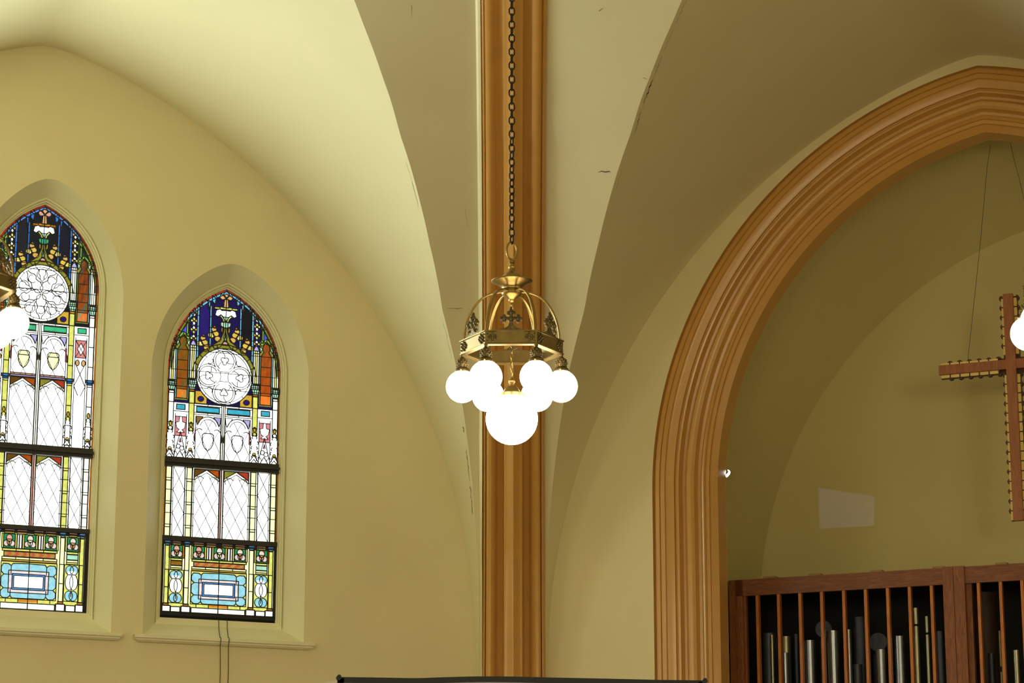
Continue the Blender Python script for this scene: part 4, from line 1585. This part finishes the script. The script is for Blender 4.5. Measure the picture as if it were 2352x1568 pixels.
pipe(2016, 1450, .070, .52, 'pipe_dark', 'pipe with an olive disc on top in the seventh gap', 'disc')
pipe(2023, 1492, .052, .22, 'pipe', 'grey pipe leaning its shine right of the olive disc', 'cone')
pipe(2066, 1461, .048, .22, 'pipe', 'brightest silver pipe with a flat top, eighth gap', 'open')
pipe(2103, 1396, .024, .18, 'pipe_warm', 'tall thin pale pipe with a sleeve, right of the eighth slat', 'chimney')
pipe(2129, 1415, .020, .18, 'pipe_warm', 'thin pale pipe with a sleeve, left of the last slat', 'chimney')
pipe(2160, 1450, .046, .20, 'pipe_dark', 'dark blue pipe hard against the centre post', 'open')
pipe(2296, 1448, .014, .18, 'pipe_warm', 'thin pale pipe with a bent top in the right panel', 'mouth')
pipe(2334, 1493, .028, .16, 'pipe_warm', 'short pale pipe at the right edge of the photograph', 'cone')
pipe(2277, 1500, .03, .36, 'pipe_dark', 'faint dark pipe low in the right panel', 'open')
pipe(2262, 1362, .10, .5, 'pipe_brown', 'square-looking dark brown pipe deep behind the right panel', 'open')

# ------------------------------------------------------------------ hanging cross
CO = -0.8
a_, n_ = basis('R')
cross = empty('hanging_cross', W('R', 4.55, 5.645, CO), 'large wooden cross with scalloped edges hanging in the niche', 'cross')
bpy.context.view_layer.update()
UC = sum(survey(x, y, 'R', CO + .012)[0] for x, y in ((2304, 674), (2326, 674), (2326, 1195), (2349, 1195))) / 4
HWB = .045
ZC = survey(2232, 843, 'R', CO + .01)[1]
ZTOP, ZBOT = survey(2315, 674, 'R', CO + .01)[1], survey(2337, 1195, 'R', CO + .01)[1]
AL = survey(2156, 850, 'R', CO + .01)[0]
AR = 2 * UC - AL
mb = MB()
mb.wbox('R', UC - HWB, UC + HWB, ZBOT, ZTOP, CO - .03, CO + .012)
mb.build('upright', M['crosswood'], cross)
mb = MB()
mb.wbox('R', AL, UC - HWB, ZC - .044, ZC + .044, CO - .03, CO + .008)
mb.wbox('R', UC + HWB, AR, ZC - .044, ZC + .044, CO - .03, CO + .008)
mb.build('crossbeam', M['crosswood'], cross)
# gold strips set back behind the face, each segment between the dark ties
g1 = .026
gm = MB()
sm = MB()
BK0, BK1 = CO - .06, CO - .034
pz = .0905
zz = ZBOT + .015
segs_v = []
while zz < ZTOP - .03:
    if not (zz + pz > ZC - .07 and zz < ZC + .07):
        segs_v.append((zz, min(zz + pz - .011, ZTOP - .02)))
    zz += pz
sticks = []
for z0, z1 in segs_v:
    for s in (-1, 1):
        ui, uo = UC + s * HWB * .98, UC + s * (HWB + g1)
        MB().wbox('R', min(ui, uo), max(ui, uo), z0, z1, BK0, BK1).build('gold_strip', M['gold'], cross)
        def fn(s_, t_, dep, s=s, z1=z1):
            return W('R', UC + s * (HWB + g1 - .004) + s_, z1 + .0055 + t_, dep)
        P = [(s * .026 * math.cos(t), .026 * math.sin(t)) for t in [-PI / 2 + PI * i / 10 for i in range(11)]]
        sm.prism(P, fn, BK0 - .03, BK1 - .012)
        sm.wbox('R', min(UC + s * HWB, UC + s * (HWB + g1 + .004)), max(UC + s * HWB, UC + s * (HWB + g1 + .004)), z1, z1 + .011, BK0 - .03, BK1 + .002)
uu = AL + .012
while uu < AR - .03:
    u1 = uu + pz - .011
    if not (u1 > UC - HWB - .03 and uu < UC + HWB + .03):
        for s in (-1, 1):
            zi, zo = ZC + s * .043, ZC + s * (.044 + g1)
            MB().wbox('R', uu, min(u1, AR - .01), min(zi, zo), max(zi, zo), BK0, BK1).build('gold_strip', M['gold'], cross)
            def fn(s_, t_, dep, s=s, u1=u1):
                return W('R', u1 + .0055 + s_, ZC + s * (.044 + g1 - .004) + t_, dep)
            P = [(.026 * math.cos(t), s * .026 * math.sin(t)) for t in [PI * i / 10 for i in range(11)]]
            sm.prism(P, fn, BK0 - .03, BK1 - .012)
            sm.wbox('R', u1, u1 + .011, min(zi, ZC + s * (.044 + g1 + .004)), max(zi, ZC + s * (.044 + g1 + .004)), BK0 - .03, BK1 + .002)
    uu += pz
sm.wbox('R', UC - HWB - g1 - .004, UC + HWB + g1 + .004, ZBOT + .01, ZTOP - .01, BK0 - .03, BK0 - .004)
sm.wbox('R', AL + .006, AR - .006, ZC - .044 - g1 - .004, ZC + .044 + g1 + .004, BK0 - .0295, BK0 - .0045)
sm.build('scalloped_backing', M['scallop'], cross, weld=False)
# its two suspension wires
def niche_top(u):
    if u > AXIS:
        u = 2 * AXIS - u
    za = AC[1] + math.sqrt((3.785 - .372) ** 2 - (u - AC[0]) ** 2)
    zb_ = NC[1] + math.sqrt(NC[2] ** 2 - (u - NC[0]) ** 2)
    t = ((-(CO - .04) - .43) / (-ND - .43)) ** 1.6
    return za + (zb_ - za) * t - .03
P = []
for x, y in ((2223, 826), (2236.7, 698), (2252, 555), (2267, 387), (2273.7, 320)):
    u, z = survey(x, y, 'R', CO - .04)
    P.append(W('R', u, z, CO - .04))
ut, zt_ = survey(2276, 300, 'R', CO - .04)
P[-1] = W('R', ut - .01, niche_top(ut) + .0, CO - .04) if zt_ > niche_top(ut) else P[-1]
P.append(W('R', ut, niche_top(ut), CO - .04))
P2 = []
for q in P:
    if not P2 or q[2] > P2[-1][2] + .01:
        P2.append(q)
cable('wire', P2, .0022, 'thin wire rising from the left arm of the cross to the niche vault', 'wire', 'wires holding the cross')
P = []
for x, y in ((2440, 800), (2400, 660), (2365, 520), (2349, 443), (2341, 410), (2328.5, 364), (2321, 325)):
    u, z = survey(x, y, 'R', CO - .04)
    z = min(z, niche_top(u))
    P.append(W('R', u, z, CO - .04))
P2 = []
for q in P:
    if not P2 or q[2] > P2[-1][2] + .004:
        P2.append(q)
P2[0] = (P2[0][0], P2[0][1], ZC + .10)
cable('wire', P2, .0022, 'thin wire leaving the arch top toward the right edge of the photograph', 'wire', 'wires holding the cross')

# ------------------------------------------------------------------ small lamp peeking out behind the arch jamb
LO = -.47
u, z = survey(1669, 1088, 'R', LO)
lamp = empty('niche_lamp', W('R', u, z, LO), 'tiny lit curved lamp showing behind the edge of the ochre arch', 'lamp')
bpy.context.view_layer.update()
pts = []
for x, y in ((1667.5, 1094.2), (1669.5, 1092.2), (1672, 1089.5), (1674.3, 1086.5), (1675.3, 1083.5), (1674.3, 1081), (1671.5, 1079)):
    uu, zz = survey(x, y, 'R', LO)
    pts.append(W('R', uu, zz, LO))
MB().tube(pts, [.010, .012, .012, .011, .009, .006, .003], 8).build('lamp_tube', M['lamp'], lamp, smooth=60)
q = W('R', u - .06, z, LO)
mb = MB()
mb.tube([pts[0], W('R', u - .02, z - .035, LO), W('R', u - .05, z - .03, LO + .01), W('R', u - .07, z - .03, -.432)], .008, 8)
mb.build('lamp_bracket', M['iron'], lamp, smooth=60)

# ------------------------------------------------------------------ projection screen at the lower edge
SY = 19.0
pxs = [(775, 1554), (880, 1555.5), (960, 1557), (1020, 1554.5), (1100, 1552.5), (1180, 1553), (1250, 1555), (1400, 1558), (1500, 1560.5), (1620, 1562)]
tp = [survey_y(x, y, SY) for x, y in pxs]
scr = empty('projection_screen', (0.0, SY, 0.0), 'portable projection screen with a black top border below the chandelier', 'projection screen')
bpy.context.view_layer.update()
mb = MB()
BH = .042
xs = [p[0] for p in tp]
zz = [p[2] for p in tp]
X = np.linspace(xs[0], xs[-1], 60)
Z = np.interp(X, xs, zz)
for _ in range(2):
    Z[1:-1] = (Z[:-2] + Z[1:-1] * 2 + Z[2:]) / 4
rows = [[(float(x), SY, float(z)) for x, z in zip(X, Z)], [(float(x), SY, float(z - BH)) for x, z in zip(X, Z)],
        [(float(x), SY + .012, float(z - BH)) for x, z in zip(X, Z)], [(float(x), SY + .012, float(z)) for x, z in zip(X, Z)], [(float(x), SY, float(z)) for x, z in zip(X, Z)]]
mb.grid(rows)
zb = 1.35
for xa, xb in ((xs[0], xs[0] + .05), (xs[-1] - .05, xs[-1])):
    zt1 = float(np.interp((xa + xb) / 2, X, Z)) - .01
    mb.box(((xa + xb) / 2, SY + .006, (zt1 + zb) / 2), (.05, .012, zt1 - zb))
mb.box(((xs[0] + xs[-1]) / 2, SY + .006, zb), (xs[-1] - xs[0], .012, .05))
mb.build('border', M['screen_edge'], scr)
rows = [[(float(x), SY + .008, float(z - BH * .8)) for x, z in zip(X, Z)], [(float(x), SY + .008, zb) for x in X]]
MB().grid(rows).build('screen_fabric', M['screen'], scr)
mb = MB()
for xa, z in ((xs[0] + .012, zz[0]), (xs[-1] - .004, zz[-1])):
    P = [(xa - .022, z - .006), (xa - .006, z + .016), (xa + .01, z + .016), (xa + .024, z - .006), (xa + .008, z - .024), (xa - .018, z - .024)]
    mb.prism(P, lambda s_, t_, d_: (s_, SY + d_, t_), -.012, .0)
mb.build('corner_knob', M['screen_edge'], scr)
for xa in (xs[0] + .03, xs[-1] - .03):
    mb = MB()
    mb.tube([(xa, SY + .04, 0.0), (xa, SY + .04, zz[0] - .08)], .018, 10)
    mb.tube([(xa, SY - .4, 0.02), (xa, SY + .45, .02)], .018, 10)
    mb.build('leg', M['iron'], scr, smooth=50)

# ------------------------------------------------------------------ stray light of a projector standing beside the viewer, outside the frame
def projector(loc, polys):
    L = np.array(loc)
    d = bpy.data.lights.new('projector_bulb', 'POINT')
    d.energy = BEAM
    d.color = (0.30, 0.34, 1.0)
    d.shadow_soft_size = 0.0002
    o = bpy.data.objects.new('projector_bulb', d)
    COL.objects.link(o)
    o.location = loc
    root = empty('projector', (loc[0], loc[1], 0), 'black slide projector with a masked aperture on a tall stand', 'projector')
    bpy.context.view_layer.update()
    D = 0.5
    yf = loc[1] + D
    hs = []
    for pts in polys:
        h = []
        for p in pts:
            r = np.array(p) - L
            t = D / r[1]
            h.append((float(L[0] + r[0] * t), float(L[2] + r[2] * t)))
        hs.append(h)
    x0, x1, z0, z1 = loc[0] - .16, loc[0] + .16, loc[2] - .1, loc[2] + .17
    q = [[Vector((a, b, 0)) for a, b in [(x0, z0), (x1, z0), (x1, z1), (x0, z1)]]] + [[Vector((a, b, 0)) for a, b in h] for h in hs]
    tri = tessellate_polygon(q)
    vs = [(p.x, yf, p.y) for l in q for p in l]
    MB().add(vs, [tuple(t) for t in tri]).build('aperture_plate', M['black'], root, weld=False)
    y0 = loc[1] - .12
    mb = MB()
    mb.add([(x0, y0, z0), (x1, y0, z0), (x1, y0, z1), (x0, y0, z1), (x0, yf, z0), (x1, yf, z0), (x1, yf, z1), (x0, yf, z1)],
           [(0, 1, 2, 3), (0, 1, 5, 4), (1, 2, 6, 5), (2, 3, 7, 6), (3, 0, 4, 7)])
    mb.build('housing', M['black'], root, weld=False)
    mb = MB()
    mb.tube([(loc[0], loc[1], 0), (loc[0], loc[1], z0)], .02, 10)
    mb.tube([(loc[0] - .4, loc[1], .02), (loc[0] + .4, loc[1], .02)], .02, 8)
    mb.build('stand', M['iron'], root, smooth=50)
BEAM = 3600.0
patch = []
for x, y in ((1879.4, 1119.8), (2008.7, 1139.3), (2007.6, 1207), (1882.4, 1214)):
    u, z = survey(x, y, 'R', ND)
    patch.append(W('R', u, z, ND))
jamb = []
for x, y in ((1641, 1529), (1651.5, 1527), (1653, 1590), (1641, 1590)):
    u, z = survey(x, y, 'R', -.19)
    jamb.append(W('R', u, z, -.19))
left = []
for x, y in ((730, 1569), (776, 1559), (776, 1600), (730, 1600)):
    u, z = survey(x, y, 'L', 0)
    left.append(W('L', u, z, 0))
projector((1.3, 1.5, 3.0), [patch, jamb, left])
